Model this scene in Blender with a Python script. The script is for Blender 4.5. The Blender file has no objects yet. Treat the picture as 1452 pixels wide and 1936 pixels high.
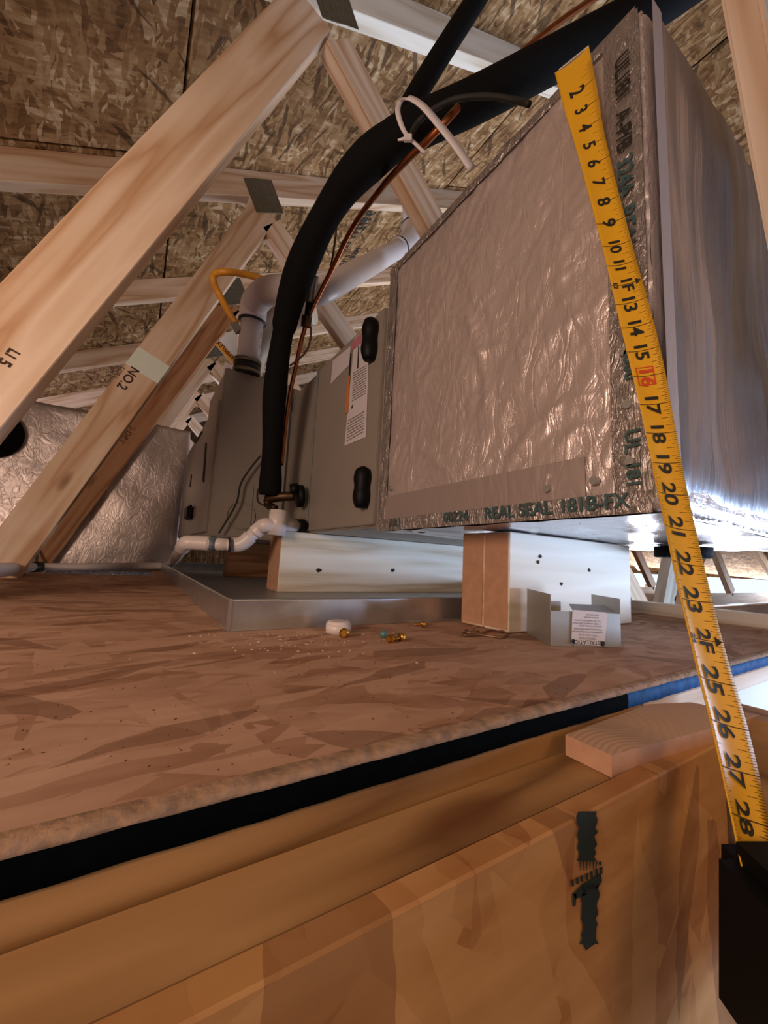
import bpy, bmesh, math, random
from mathutils import Vector, Matrix, noise
random.seed(7)
S = 0.0193            # metres per working unit (1 unit = 0.76 inch)
H = 4.54              # camera height above the platform, in units
F = 738.84; CX, CY = 726.0, 968.0
R_ = Vector((0.84241578, -0.53648117, 0.05023555))
U_ = Vector((-0.10813804, -0.07699476, 0.99114982))
W_ = Vector((0.52786534, 0.84039263, 0.12287563))
sc = bpy.context.scene
# ---------------------------------------------------------------- camera
cd = bpy.data.cameras.new('camera'); cam = bpy.data.objects.new('camera', cd)
sc.collection.objects.link(cam); sc.camera = cam
cd.sensor_fit = 'VERTICAL'; cd.sensor_height = 36.0; cd.lens = F * 36.0 / 1936.0
cd.clip_start = 0.01; cd.clip_end = 60
M = Matrix((( R_.x, U_.x, -W_.x, 0), (R_.y, U_.y, -W_.y, 0), (R_.z, U_.z, -W_.z, H * S), (0, 0, 0, 1)))
cam.matrix_world = M
# ---------------------------------------------------------------- world, lights, exposure
sc.view_settings.view_transform = 'Standard'; sc.view_settings.look = 'None'
sc.view_settings.gamma = 1.0; sc.view_settings.exposure = 0.0; sc.view_settings.use_curve_mapping = False
wd = bpy.data.worlds.new('daylight'); sc.world = wd; wd.use_nodes = True
wd.node_tree.nodes['Background'].inputs[0].default_value = (0.62, 0.74, 1.0, 1)
wd.node_tree.nodes['Background'].inputs[1].default_value = 1.5
def area(name, loc, target, size, power, col, sy=None):
    l = bpy.data.lights.new(name, 'AREA'); l.energy = power; l.color = col
    l.shape = 'RECTANGLE'; l.size = size * S; l.size_y = (sy or size) * S
    o = bpy.data.objects.new(name, l); sc.collection.objects.link(o)
    o.location = Vector(loc) * S
    o.rotation_euler = (Vector(target) - Vector(loc)).to_track_quat('-Z', 'Y').to_euler()
    return o
COOL = (0.52, 0.70, 1.0)
area('daylight_from_right_opening', (88, -16, 1), (32, 18, 6), 30, 18, COOL, 9)
area('daylight_from_room_beside_hatch', (60, -26, -4), (34, 9, -4), 14, 6, COOL, 10)
area('daylight_from_far_bay', (140, 80, 4), (78, 62, 104), 80, 62, (0.80, 0.86, 1.0), 60)
area('daylight_from_left_bay', (-72, 165, 30), (22, 118, 72), 45, 95, (0.76, 0.78, 1.0), 30)
area('daylight_through_right_eave', (300, 95, 2), (60, 60, 14), 120, 55, (0.85, 0.9, 1.0), 12)
area('warm_fill', (-44, -6, 18), (16, 42, 3), 18, 10.0, (1.0, 0.72, 0.55), 18)  # unseen warm fill added left of the camera to brighten plenum and floor
area('hatch_fill', (24, -20, 14), (17, 7, -2), 8, .75, (1.0, 0.62, 0.30), 14)  # added fill above the hatch, so the panel fades towards the left

# ---------------------------------------------------------------- helpers
def ray(px, py): return R_ * ((px - CX) / F) + U_ * (-(py - CY) / F) + W_
def at(px, py, X=None, Y=None, Z=None, D=None):
    r = ray(px, py)
    if X is not None: t = X / r.x
    elif Y is not None: t = Y / r.y
    elif Z is not None: t = (Z - H) / r.z
    else: t = D
    return r * t + Vector((0, 0, H))
def V(*a): return Vector(a)
def link(o): sc.collection.objects.link(o); return o
def tag(o, label=None, cat=None, group=None, kind=None):
    if label: o['label'] = label
    if cat: o['category'] = cat
    if group: o['group'] = group
    if kind: o['kind'] = kind
    return o
def thing(name, loc, label, cat, group=None):
    o = link(bpy.data.objects.new(name, None)); o.location = Vector(loc) * S; o.empty_display_size = .02
    return tag(o, label, cat, group)
def struct(name, loc=(0, 0, 0)):
    o = link(bpy.data.objects.new(name, None)); o.location = Vector(loc) * S; o.empty_display_size = .02
    o['kind'] = 'structure'; return o
def world_of(o):
    m = o.matrix_basis.copy()
    return m if o.parent is None else world_of(o.parent) @ m
def place(o, parent, mw=None):
    mw = mw if mw is not None else Matrix.Identity(4)
    if parent is not None:
        o.parent = parent
        o.matrix_basis = world_of(parent).inverted() @ mw
    else:
        o.matrix_basis = mw
    return o
def mesh_obj(name, verts, faces, mat, parent=None, smooth=False, mw=None, recenter=True, mats=None, fm=None):
    """verts in working units; object origin goes to the centre of the piece"""
    vs = [Vector(v) * S for v in verts]
    c = Vector((0, 0, 0))
    if recenter and mw is None:
        lo = Vector([min(v[i] for v in vs) for i in range(3)]); hi = Vector([max(v[i] for v in vs) for i in range(3)])
        c = Vector(((lo.x + hi.x) / 2, (lo.y + hi.y) / 2, lo.z)); vs = [v - c for v in vs]
        mw = Matrix.Translation(c)
    me = bpy.data.meshes.new(name); me.from_pydata([tuple(v) for v in vs], [], faces)
    bm = bmesh.new(); bm.from_mesh(me); bmesh.ops.recalc_face_normals(bm, faces=bm.faces); bm.to_mesh(me); bm.free()
    if smooth:
        for p in me.polygons: p.use_smooth = True
    for m in (mats or [mat]): me.materials.append(m)
    if fm:
        for p, k in zip(me.polygons, fm): p.material_index = k
    me.update()
    return place(link(bpy.data.objects.new(name, me)), parent, mw)
def bm_obj(name, bm, mat, parent=None, mw=None, smooth=False):
    me = bpy.data.meshes.new(name); bm.to_mesh(me); bm.free(); me.materials.append(mat)
    if smooth:
        for p in me.polygons: p.use_smooth = True
    return place(link(bpy.data.objects.new(name, me)), parent, mw)
def board(name, p0, p1, wd_, th, wdir, mat, parent=None, bevel=.07, seg=1):
    """a stick: length p0-p1, width along wdir, thickness along the third axis; local X = length"""
    p0, p1, wdir = Vector(p0), Vector(p1), Vector(wdir)
    x = (p1 - p0).normalized(); z = x.cross(wdir).normalized(); y = z.cross(x)
    L = (p1 - p0).length
    mw = Matrix(((x.x, y.x, z.x, 0), (x.y, y.y, z.y, 0), (x.z, y.z, z.z, 0), (0, 0, 0, 1)))
    mw.translation = (p0 + p1) / 2 * S
    bm = bmesh.new(); bmesh.ops.create_cube(bm, size=1)
    for v in bm.verts: v.co = Vector((v.co.x * L, v.co.y * wd_, v.co.z * th)) * S
    if bevel: bmesh.ops.bevel(bm, geom=list(bm.edges), offset=bevel * S, segments=seg, affect='EDGES', clamp_overlap=True)
    return bm_obj(name, bm, mat, parent, mw)
def box(name, lo, hi, mat, parent=None, bevel=.05):
    lo, hi = Vector(lo), Vector(hi); c = (lo + hi) / 2; d = hi - lo
    bm = bmesh.new(); bmesh.ops.create_cube(bm, size=1)
    for v in bm.verts: v.co = Vector((v.co.x * d.x, v.co.y * d.y, v.co.z * d.z)) * S
    if bevel: bmesh.ops.bevel(bm, geom=list(bm.edges), offset=min(bevel, min(d) * .3) * S, segments=2, affect='EDGES')
    return bm_obj(name, bm, mat, parent, Matrix.Translation(c * S))
def spline(pts, n=8):
    P = [Vector(p) for p in pts]; P = [P[0] * 2 - P[1]] + P + [P[-1] * 2 - P[-2]]; out = []
    for i in range(1, len(P) - 2):
        a, b, c, d = P[i - 1:i + 3]
        for k in range(n):
            t = k / n
            out.append(.5 * ((2 * b) + (c - a) * t + (2 * a - 5 * b + 4 * c - d) * t * t + (3 * b - a - 3 * c + d) * t ** 3))
    out.append(P[-2].copy()); return out
def sweep(path, rad, sides=16):
    vs, fs = [], []; n = len(path); up = None
    for i, p in enumerate(path):
        d = (path[min(i + 1, n - 1)] - path[max(i - 1, 0)]).normalized()
        if up is None: up = d.cross(Vector((.3, .5, .8))).normalized()
        up = (up - d * up.dot(d)).normalized(); sd = d.cross(up)
        r = rad(i / (n - 1), i) if callable(rad) else rad
        for k in range(sides):
            a = 2 * math.pi * k / sides; vs.append(p + (up * math.cos(a) + sd * math.sin(a)) * r)
    for i in range(n - 1):
        for k in range(sides):
            a = i * sides + k; b = i * sides + (k + 1) % sides
            fs.append((a, b, b + sides, a + sides))
    fs.append(tuple(range(sides))[::-1]); fs.append(tuple(range((n - 1) * sides, n * sides)))
    return vs, fs
def tube(name, pts, rad, mat, parent=None, n=8, sides=16, smooth=True, curve=True):
    path = spline(pts, n) if curve else [Vector(p) for p in pts]
    vs, fs = sweep(path, rad, sides); o = mesh_obj(name, vs, fs, mat, parent, smooth)
    return o
def ribbon(name, pts, wdirs, widths, mat, parent=None, th=.05):
    vs, fs = [], []
    for p, w, k in zip(pts, wdirs, widths):
        vs += [p - w * k / 2, p + w * k / 2]
    n = len(pts); off = []
    for i in range(n):
        d = (pts[min(i + 1, n - 1)] - pts[max(i - 1, 0)]).normalized(); nn = d.cross(wdirs[i]).normalized() * th
        off += [vs[2 * i] + nn, vs[2 * i + 1] + nn]
    for i in range(n - 1):
        a = 2 * i; b = a + 2; m = 2 * n
        fs += [(a, a + 1, b + 1, b), (m + a, m + b, m + b + 1, m + a + 1), (a, b, m + b, m + a), (a + 1, m + a + 1, m + b + 1, b + 1)]
    m = 2 * n; fs += [(0, m, m + 1, 1), (m - 2, m - 1, 2 * m - 1, 2 * m - 2)]
    return mesh_obj(name, vs + off, fs, mat, parent, True)
def quad(name, a, b, c, d, mat, parent=None, th=.02):
    """thin sheet with corners a b c d, thickness th"""
    a, b, c, d = map(Vector, (a, b, c, d)); n = (b - a).cross(d - a).normalized() * th
    vs = [a, b, c, d, a + n, b + n, c + n, d + n]
    return mesh_obj(name, vs, [(0, 3, 2, 1), (4, 5, 6, 7), (0, 1, 5, 4), (1, 2, 6, 5), (2, 3, 7, 6), (3, 0, 4, 7)], mat, parent)
def glyphs(s, size=1.0, offset=0.0, align='CENTER'):
    cu = bpy.data.curves.new('t', 'FONT'); cu.body = s; cu.size = size; cu.offset = offset
    cu.align_x = align; cu.align_y = 'CENTER'; cu.resolution_u = 3
    o = bpy.data.objects.new('t', cu); link(o); bpy.context.view_layer.update()
    me = bpy.data.meshes.new_from_object(o.evaluated_get(bpy.context.evaluated_depsgraph_get()))
    vs = [v.co.copy() for v in me.vertices]; fs = [tuple(p.vertices) for p in me.polygons]
    bpy.data.objects.remove(o); bpy.data.curves.remove(cu); bpy.data.meshes.remove(me)
    return vs, fs
def print_on(name, s, org, xd, yd, size, mat, parent, off=.03, offset=0.0, align='CENTER', warp=None):
    """flat print lying on a surface: x reading direction, y up direction of the letters"""
    xd, yd = Vector(xd).normalized(), Vector(yd).normalized(); n = xd.cross(yd).normalized()
    vs, fs = glyphs(s, size, offset, align)
    out = []
    for v in vs:
        p = Vector(org) + xd * v.x + yd * v.y + n * off
        out.append(warp(p, v) if warp else p)
    me_o = mesh_obj(name, out, fs, mat, parent)
    return me_o

# ---------------------------------------------------------------- materials
class NT:
    def __init__(s, name):
        s.m = bpy.data.materials.new(name); s.m.use_nodes = True; s.t = s.m.node_tree
        s.b = s.t.nodes['Principled BSDF']
    def n(s, typ, **kw):
        o = s.t.nodes.new(typ)
        for k, v in kw.items():
            if hasattr(o, k): setattr(o, k, v)
        return o
    def l(s, a, b): s.t.links.new(a, b)
    def val(s, node, **kw):
        for k, v in kw.items(): node.inputs[k.replace('_', ' ')].default_value = v
        return node
def rgb(h):
    h = h.lstrip('#'); c = [int(h[i:i + 2], 16) / 255 for i in (0, 2, 4)]
    return tuple([x / 12.92 if x <= .04045 else ((x + .055) / 1.055) ** 2.4 for x in c]) + (1,)
def plain(name, col, rough=.6, metal=0.0, spec=None, emit=None, noise_amt=.0, bump=0.0, nscale=60):
    k = NT(name); k.b.inputs['Base Color'].default_value = rgb(col); k.b.inputs['Roughness'].default_value = rough
    k.b.inputs['Metallic'].default_value = metal
    if spec is not None: k.b.inputs['Specular IOR Level'].default_value = spec
    if noise_amt or bump:
        tc = k.n('ShaderNodeTexCoord'); nz = k.n('ShaderNodeTexNoise'); nz.inputs['Scale'].default_value = nscale; nz.inputs['Detail'].default_value = 5
        k.l(tc.outputs['Object'], nz.inputs['Vector'])
        if noise_amt:
            mx = k.n('ShaderNodeMixRGB'); mx.blend_type = 'MULTIPLY'; mx.inputs[0].default_value = 1
            mx.inputs[1].default_value = rgb(col); rp = k.n('ShaderNodeValToRGB')
            rp.color_ramp.elements[0].position = .3; rp.color_ramp.elements[1].position = .7
            a = 1 - noise_amt; rp.color_ramp.elements[0].color = (a, a, a, 1); rp.color_ramp.elements[1].color = (1, 1, 1, 1)
            k.l(nz.outputs['Fac'], rp.inputs[0]); k.l(rp.outputs[0], mx.inputs[2]); k.l(mx.outputs[0], k.b.inputs['Base Color'])
        if bump:
            bp = k.n('ShaderNodeBump'); bp.inputs['Strength'].default_value = bump; bp.inputs['Distance'].default_value = .002
            k.l(nz.outputs['Fac'], bp.inputs['Height']); k.l(bp.outputs[0], k.b.inputs['Normal'])
    return k.m
def objvec(k, rnd=3.0):
    tc = k.n('ShaderNodeTexCoord'); oi = k.n('ShaderNodeObjectInfo')
    sc_ = k.n('ShaderNodeVectorMath', operation='SCALE'); cx = k.n('ShaderNodeCombineXYZ')
    k.l(oi.outputs['Random'], cx.inputs[0]); k.l(oi.outputs['Random'], cx.inputs[1]); k.l(oi.outputs['Random'], cx.inputs[2])
    k.l(cx.outputs[0], sc_.inputs[0]); sc_.inputs['Scale'].default_value = rnd
    ad = k.n('ShaderNodeVectorMath', operation='ADD'); k.l(tc.outputs['Object'], ad.inputs[0]); k.l(sc_.outputs[0], ad.inputs[1])
    return ad.outputs[0], oi.outputs['Random']
def osb(name, stops, flake=1.0, bump=.5, dark=.5, base_dir=0.0, long=4.2, strand=.8, saspect=5):
    k = NT(name); vec, rnd = objvec(k)
    wob = k.n('ShaderNodeTexNoise'); wob.inputs['Scale'].default_value = 14; wob.inputs['Detail'].default_value = 3; k.l(vec, wob.inputs['Vector'])
    wv = k.n('ShaderNodeVectorMath', operation='SCALE'); wv.inputs['Scale'].default_value = .022; k.l(wob.outputs['Color'], wv.inputs[0])
    wa = k.n('ShaderNodeVectorMath', operation='ADD'); k.l(vec, wa.inputs[0]); k.l(wv.outputs[0], wa.inputs[1])
    cur = None; hcur = None
    for i, (ang, scl, thr) in enumerate([(0.1, 13, 0), (0.9, 12, .45), (-.6, 14, .5), (.35, 15, .5), (1.35, 13, .68), (-.15, 17, .62)]):
        mp = k.n('ShaderNodeMapping'); mp.inputs['Rotation'].default_value = (0, 0, ang + base_dir)
        mp.inputs['Location'].default_value = (i * 3.7, i * 1.3, 0)
        k.l(wa.outputs[0], mp.inputs['Vector'])
        m2 = k.n('ShaderNodeMapping'); m2.inputs['Scale'].default_value = (scl / flake, scl * long / flake, scl / flake * .0 + 4); k.l(mp.outputs[0], m2.inputs['Vector'])
        vo = k.n('ShaderNodeTexVoronoi'); vo.inputs['Scale'].default_value = 1; vo.inputs['Randomness'].default_value = .9
        k.l(m2.outputs[0], vo.inputs['Vector'])
        sp = k.n('ShaderNodeSeparateColor'); k.l(vo.outputs['Color'], sp.inputs[0])
        if cur is None: cur, hcur = sp.outputs[0], sp.outputs[2]
        else:
            gt = k.n('ShaderNodeMath', operation='GREATER_THAN'); gt.inputs[1].default_value = thr; k.l(sp.outputs[1], gt.inputs[0])
            a = k.n('ShaderNodeMix'); k.l(gt.outputs[0], a.inputs[0]); k.l(cur, a.inputs[2]); k.l(sp.outputs[0], a.inputs[3]); cur = a.outputs[0]
            b = k.n('ShaderNodeMix'); k.l(gt.outputs[0], b.inputs[0]); k.l(hcur, b.inputs[2]); k.l(sp.outputs[2], b.inputs[3]); hcur = b.outputs[0]
    gr = k.n('ShaderNodeTexNoise'); gr.inputs['Scale'].default_value = 1; gr.inputs['Detail'].default_value = 6
    gm = k.n('ShaderNodeMapping'); gm.inputs['Scale'].default_value = (16, 90, 60); gm.inputs['Rotation'].default_value = (0, 0, .2 + base_dir); k.l(vec, gm.inputs['Vector']); k.l(gm.outputs[0], gr.inputs['Vector'])
    g2 = k.n('ShaderNodeTexNoise'); g2.inputs['Scale'].default_value = 9; g2.inputs['Detail'].default_value = 5; g2.inputs['Distortion'].default_value = 1.0; k.l(vec, g2.inputs['Vector'])
    s1 = k.n('ShaderNodeMath', operation='MULTIPLY_ADD'); s1.inputs[1].default_value = dark; s1.inputs[2].default_value = .5 - dark * .5; k.l(cur, s1.inputs[0])
    s2 = k.n('ShaderNodeMath', operation='MULTIPLY_ADD'); s2.inputs[1].default_value = .55; s2.inputs[2].default_value = -.275; k.l(gr.outputs['Fac'], s2.inputs[0])
    s3 = k.n('ShaderNodeMath', operation='MULTIPLY_ADD'); s3.inputs[1].default_value = .8; s3.inputs[2].default_value = -.4; k.l(g2.outputs['Fac'], s3.inputs[0])
    a1 = k.n('ShaderNodeMath', operation='ADD'); k.l(s1.outputs[0], a1.inputs[0]); k.l(s2.outputs[0], a1.inputs[1])
    ad = k.n('ShaderNodeMath', operation='ADD'); k.l(a1.outputs[0], ad.inputs[0]); k.l(s3.outputs[0], ad.inputs[1])
    rp = k.n('ShaderNodeValToRGB'); cr = rp.color_ramp
    while len(cr.elements) > 1: cr.elements.remove(cr.elements[-1])
    cr.elements[0].position = stops[0][0]; cr.elements[0].color = rgb(stops[0][1])
    for p, c in stops[1:]:
        e = cr.elements.new(p); e.color = rgb(c)
    k.l(ad.outputs[0], rp.inputs[0]); col = rp.outputs[0]
    for (ang, scl, thr, off) in ((.15, 9, .95, 31), (.75, 11, .972, 57), (-.35, 14, .96, 83)):
        mp = k.n('ShaderNodeMapping'); mp.inputs['Rotation'].default_value = (0, 0, ang + base_dir); mp.inputs['Location'].default_value = (off, off * .7, 0); k.l(wa.outputs[0], mp.inputs['Vector'])
        m2 = k.n('ShaderNodeMapping'); m2.inputs['Scale'].default_value = (scl / flake / (saspect / 5), scl * 5 / flake * (saspect / 5) ** .5, 3); k.l(mp.outputs[0], m2.inputs['Vector'])
        vo = k.n('ShaderNodeTexVoronoi'); vo.inputs['Scale'].default_value = 1; k.l(m2.outputs[0], vo.inputs['Vector'])
        sp = k.n('ShaderNodeSeparateColor'); k.l(vo.outputs['Color'], sp.inputs[0])
        gt = k.n('ShaderNodeMath', operation='GREATER_THAN'); gt.inputs[1].default_value = thr; k.l(sp.outputs[1], gt.inputs[0])
        fm_ = k.n('ShaderNodeMath', operation='MULTIPLY'); fm_.inputs[1].default_value = strand; k.l(gt.outputs[0], fm_.inputs[0])
        mx = k.n('ShaderNodeMixRGB'); k.l(fm_.outputs[0], mx.inputs[0]); k.l(col, mx.inputs[1]); mx.inputs[2].default_value = rgb(stops[0][1]); col = mx.outputs[0]
    k.l(col, k.b.inputs['Base Color'])
    k.b.inputs['Roughness'].default_value = .75; k.b.inputs['Specular IOR Level'].default_value = .2
    hm = k.n('ShaderNodeMath', operation='MULTIPLY_ADD'); hm.inputs[1].default_value = .5; k.l(gr.outputs['Fac'], hm.inputs[0]); k.l(hcur, hm.inputs[2])
    bp = k.n('ShaderNodeBump'); bp.inputs['Strength'].default_value = bump; bp.inputs['Distance'].default_value = .0012
    k.l(hm.outputs[0], bp.inputs['Height']); k.l(bp.outputs[0], k.b.inputs['Normal'])
    return k.m
def lumber(name, light, mid, darkc, rings=9.0, knots=True, rough=.6, contrast=1.0):
    k = NT(name); vec, rnd = objvec(k, 5.0)
    mp = k.n('ShaderNodeMapping'); mp.inputs['Scale'].default_value = (.55, 6.5, 6.5); k.l(vec, mp.inputs['Vector'])
    nz = k.n('ShaderNodeTexNoise'); nz.inputs['Scale'].default_value = 2.2; nz.inputs['Detail'].default_value = 2; k.l(mp.outputs[0], nz.inputs['Vector'])
    mu = k.n('ShaderNodeMath', operation='MULTIPLY'); mu.inputs[1].default_value = rings; k.l(nz.outputs['Fac'], mu.inputs[0])
    fr = k.n('ShaderNodeMath', operation='PINGPONG'); fr.inputs[1].default_value = 1; k.l(mu.outputs[0], fr.inputs[0])
    m2 = k.n('ShaderNodeMapping'); m2.inputs['Scale'].default_value = (6, 160, 160); k.l(vec, m2.inputs['Vector'])
    n2 = k.n('ShaderNodeTexNoise'); n2.inputs['Scale'].default_value = 1; n2.inputs['Detail'].default_value = 4; k.l(m2.outputs[0], n2.inputs['Vector'])
    a = k.n('ShaderNodeMath', operation='MULTIPLY_ADD'); a.inputs[1].default_value = .35; k.l(n2.outputs['Fac'], a.inputs[0])
    s2 = k.n('ShaderNodeMath', operation='MULTIPLY_ADD'); s2.inputs[1].default_value = .7 * contrast; s2.inputs[2].default_value = .0; k.l(fr.outputs[0], s2.inputs[0]); k.l(s2.outputs[0], a.inputs[2])
    rp = k.n('ShaderNodeValToRGB'); cr = rp.color_ramp
    cr.elements[0].position = .12; cr.elements[0].color = rgb(light); cr.elements[1].position = .95; cr.elements[1].color = rgb(darkc)
    e = cr.elements.new(.6); e.color = rgb(mid)
    k.l(a.outputs[0], rp.inputs[0]); col = rp.outputs[0]
    if knots:
        m3 = k.n('ShaderNodeMapping'); m3.inputs['Scale'].default_value = (3.2, 9, 9); k.l(vec, m3.inputs['Vector'])
        vo = k.n('ShaderNodeTexVoronoi'); vo.inputs['Scale'].default_value = 1; k.l(m3.outputs[0], vo.inputs['Vector'])
        r2 = k.n('ShaderNodeValToRGB'); r2.color_ramp.elements[0].position = .05; r2.color_ramp.elements[0].color = (1, 1, 1, 1)
        r2.color_ramp.elements[1].position = .13; r2.color_ramp.elements[1].color = (0, 0, 0, 1); k.l(vo.outputs['Distance'], r2.inputs[0])
        mm = k.n('ShaderNodeMath', operation='MULTIPLY'); mm.inputs[1].default_value = .75; k.l(r2.outputs[0], mm.inputs[0])
        mx = k.n('ShaderNodeMixRGB'); k.l(mm.outputs[0], mx.inputs[0]); k.l(col, mx.inputs[1]); mx.inputs[2].default_value = rgb('#6b3f20'); col = mx.outputs[0]
    hs = k.n('ShaderNodeHueSaturation'); vr = k.n('ShaderNodeMath', operation='MULTIPLY_ADD'); vr.inputs[1].default_value = .22; vr.inputs[2].default_value = .89
    k.l(rnd, vr.inputs[0]); k.l(vr.outputs[0], hs.inputs['Value']); k.l(col, hs.inputs['Color']); k.l(hs.outputs[0], k.b.inputs['Base Color'])
    k.b.inputs['Roughness'].default_value = rough; k.b.inputs['Specular IOR Level'].default_value = .3
    bp = k.n('ShaderNodeBump'); bp.inputs['Strength'].default_value = .25; bp.inputs['Distance'].default_value = .0006
    k.l(a.outputs[0], bp.inputs['Height']); k.l(bp.outputs[0], k.b.inputs['Normal'])
    return k.m
def foil(name, col='#b9b3b1', rough=.36, wrinkle=.5, grid=True, streak=False, scale=1.0, metal=.85):
    k = NT(name); tc = k.n('ShaderNodeTexCoord'); vec = tc.outputs['Object']
    n1 = k.n('ShaderNodeTexNoise'); n1.inputs['Scale'].default_value = 22 * scale; n1.inputs['Detail'].default_value = 6; n1.inputs['Distortion'].default_value = 1.2
    mp = k.n('ShaderNodeMapping'); mp.inputs['Rotation'].default_value = (.5, 0, 0)
    mp.inputs['Scale'].default_value = (1, 1.6, .6) if not streak else (3.2, 3.2, .16); k.l(vec, mp.inputs['Vector']); k.l(mp.outputs[0], n1.inputs['Vector'])
    n2 = k.n('ShaderNodeTexNoise'); n2.inputs['Scale'].default_value = 160 * scale; n2.inputs['Detail'].default_value = 4; k.l(mp.outputs[0], n2.inputs['Vector'])
    rg = k.n('ShaderNodeMath', operation='SUBTRACT'); rg.inputs[1].default_value = .5; k.l(n1.outputs['Fac'], rg.inputs[0])
    ab = k.n('ShaderNodeMath', operation='ABSOLUTE'); k.l(rg.outputs[0], ab.inputs[0])
    p = k.n('ShaderNodeMath', operation='POWER'); p.inputs[1].default_value = .5; k.l(ab.outputs[0], p.inputs[0])
    h = k.n('ShaderNodeMath', operation='MULTIPLY_ADD'); h.inputs[1].default_value = .18; k.l(n2.outputs['Fac'], h.inputs[0]); k.l(p.outputs[0], h.inputs[2])
    b1 = k.n('ShaderNodeBump'); b1.inputs['Strength'].default_value = wrinkle; b1.inputs['Distance'].default_value = .004; k.l(h.outputs[0], b1.inputs['Height'])
    last = b1.outputs[0]; cc = None
    if grid:
        # reinforcing scrim threads under the foil: a fine square net
        wv = []
        for ax, sc_ in (('Y', 330), ('Z', 290)):
            w = k.n('ShaderNodeTexWave'); w.bands_direction = ax; w.wave_profile = 'SIN'; w.inputs['Scale'].default_value = sc_ * .314; w.inputs['Distortion'].default_value = .15
            k.l(vec, w.inputs['Vector']); pw = k.n('ShaderNodeMath', operation='POWER'); pw.inputs[1].default_value = 7; k.l(w.outputs['Fac'], pw.inputs[0]); wv.append(pw)
        mxx = k.n('ShaderNodeMath', operation='MAXIMUM'); k.l(wv[0].outputs[0], mxx.inputs[0]); k.l(wv[1].outputs[0], mxx.inputs[1])
        b2 = k.n('ShaderNodeBump'); b2.inputs['Strength'].default_value = .1; b2.inputs['Distance'].default_value = .0006
        k.l(mxx.outputs[0], b2.inputs['Height']); k.l(last, b2.inputs['Normal']); last = b2.outputs[0]
        mc = k.n('ShaderNodeMixRGB'); mc.blend_type = 'MIX'; fq = k.n('ShaderNodeMath', operation='MULTIPLY'); fq.inputs[1].default_value = .12
        k.l(mxx.outputs[0], fq.inputs[0]); k.l(fq.outputs[0], mc.inputs[0]); mc.inputs[1].default_value = rgb(col); mc.inputs[2].default_value = rgb('#5d5654')
        k.l(mc.outputs[0], k.b.inputs['Base Color'])
    else: k.b.inputs['Base Color'].default_value = rgb(col)
    k.l(last, k.b.inputs['Normal'])
    k.b.inputs['Metallic'].default_value = metal
    rr = k.n('ShaderNodeMath', operation='MULTIPLY_ADD'); rr.inputs[1].default_value = .18; rr.inputs[2].default_value = rough - .09; k.l(n1.outputs['Fac'], rr.inputs[0]); k.l(rr.outputs[0], k.b.inputs['Roughness'])
    return k.m

m_floor = osb('floor_strand_board', [(0, '#6a4630'), (.25, '#9a735a'), (.5, '#b08a72'), (.75, '#bd9880'), (1, '#c9a68e')], 1.0, .25, dark=.45, strand=.5)
m_roof = osb('roof_strand_board', [(0, '#38240f'), (.2, '#5e4124'), (.42, '#815e3a'), (.65, '#9a7851'), (.9, '#c4aa88')], .85, 1.0, dark=.5, base_dir=1.5708, saspect=7, strand=.7)
m_shaft = osb('shaft_strand_board', [(0, '#6e3f22'), (.25, '#a06c3f'), (.5, '#b68552'), (.8, '#c79764'), (1, '#d6aa7c')], 1.6, .5, dark=.3, base_dir=1.15, strand=.45)
m_pine = lumber('pale_pine', '#dfc8b0', '#d0b294', '#b78c66')
m_pine_white = lumber('white_pine', '#e2dacd', '#d6cbb9', '#bba88c', rings=7, knots=False)
m_pine_red = lumber('reddish_pine', '#b98a62', '#a87550', '#84522f')
m_ledge = lumber('weathered_pine', '#b58c5e', '#9c7448', '#73502f', rings=12)
m_end = plain('end_grain_pine', '#bd8f70', .85, noise_amt=.18, bump=.5, nscale=70)
m_osb_edge = plain('strand_board_raw_edge', '#b58c64', .9, noise_amt=.5, bump=1.0, nscale=120)
m_osb_white = plain('strand_board_frayed_edge', '#a88466', .9, noise_amt=.5, bump=1.0, nscale=150)
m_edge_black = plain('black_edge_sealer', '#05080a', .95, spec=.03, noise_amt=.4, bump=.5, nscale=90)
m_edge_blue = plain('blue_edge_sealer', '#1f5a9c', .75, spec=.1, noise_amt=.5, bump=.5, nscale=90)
m_foil = foil('foil_insulation_facing', '#d6c6c1', .38, .5, metal=.6)
m_foil_tape = foil('foil_tape', '#b3a39e', .45, .2, grid=False, scale=.6, metal=.55)
m_foil_edge = foil('crumpled_foil_tape', '#aaa09c', .28, .8, grid=False, scale=2.6, metal=.7)
m_foil_smooth = foil('smooth_foil_sheet', '#c3c3cc', .22, .12, grid=False, streak=True, scale=.7, metal=.95)
m_foil_ret = foil('foil_return_facing', '#bfb2ae', .4, .35, grid=False, scale=1.3)
m_cab = plain('beige_grey_painted_steel', '#8f857b', .42, noise_amt=.06, nscale=8)
m_cab_d = plain('dark_gap', '#1c1916', .9)
m_slot = plain('slot_shadow_steel', '#55534a', .7)
m_galv = plain('galvanised_steel', '#c4c6ca', .3, .9, noise_amt=.22, bump=.15, nscale=30)
m_galv_d = plain('dull_galvanised_steel', '#a9a7a3', .42, .6, noise_amt=.12, nscale=30)
m_pvc = plain('white_pvc', '#d6cbc8', .38, noise_amt=.04, nscale=30)
m_pvc_in = plain('cream_pvc', '#cfc5b2', .45)
m_primer = plain('blue_black_primer', '#20202c', .5)
m_primer2 = plain('blue_primer_smear', '#6f7f93', .5, noise_amt=.6, nscale=120)
m_black = plain('black_foam', '#0b0b0b', .85, spec=.15, bump=.4, nscale=200)
m_blackp = plain('black_plastic', '#080808', .55, spec=.2)
m_rubber = plain('black_rubber', '#15120f', .5)
m_copper = plain('copper', '#b06a42', .35, 1.0, noise_amt=.25, nscale=60)
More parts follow.
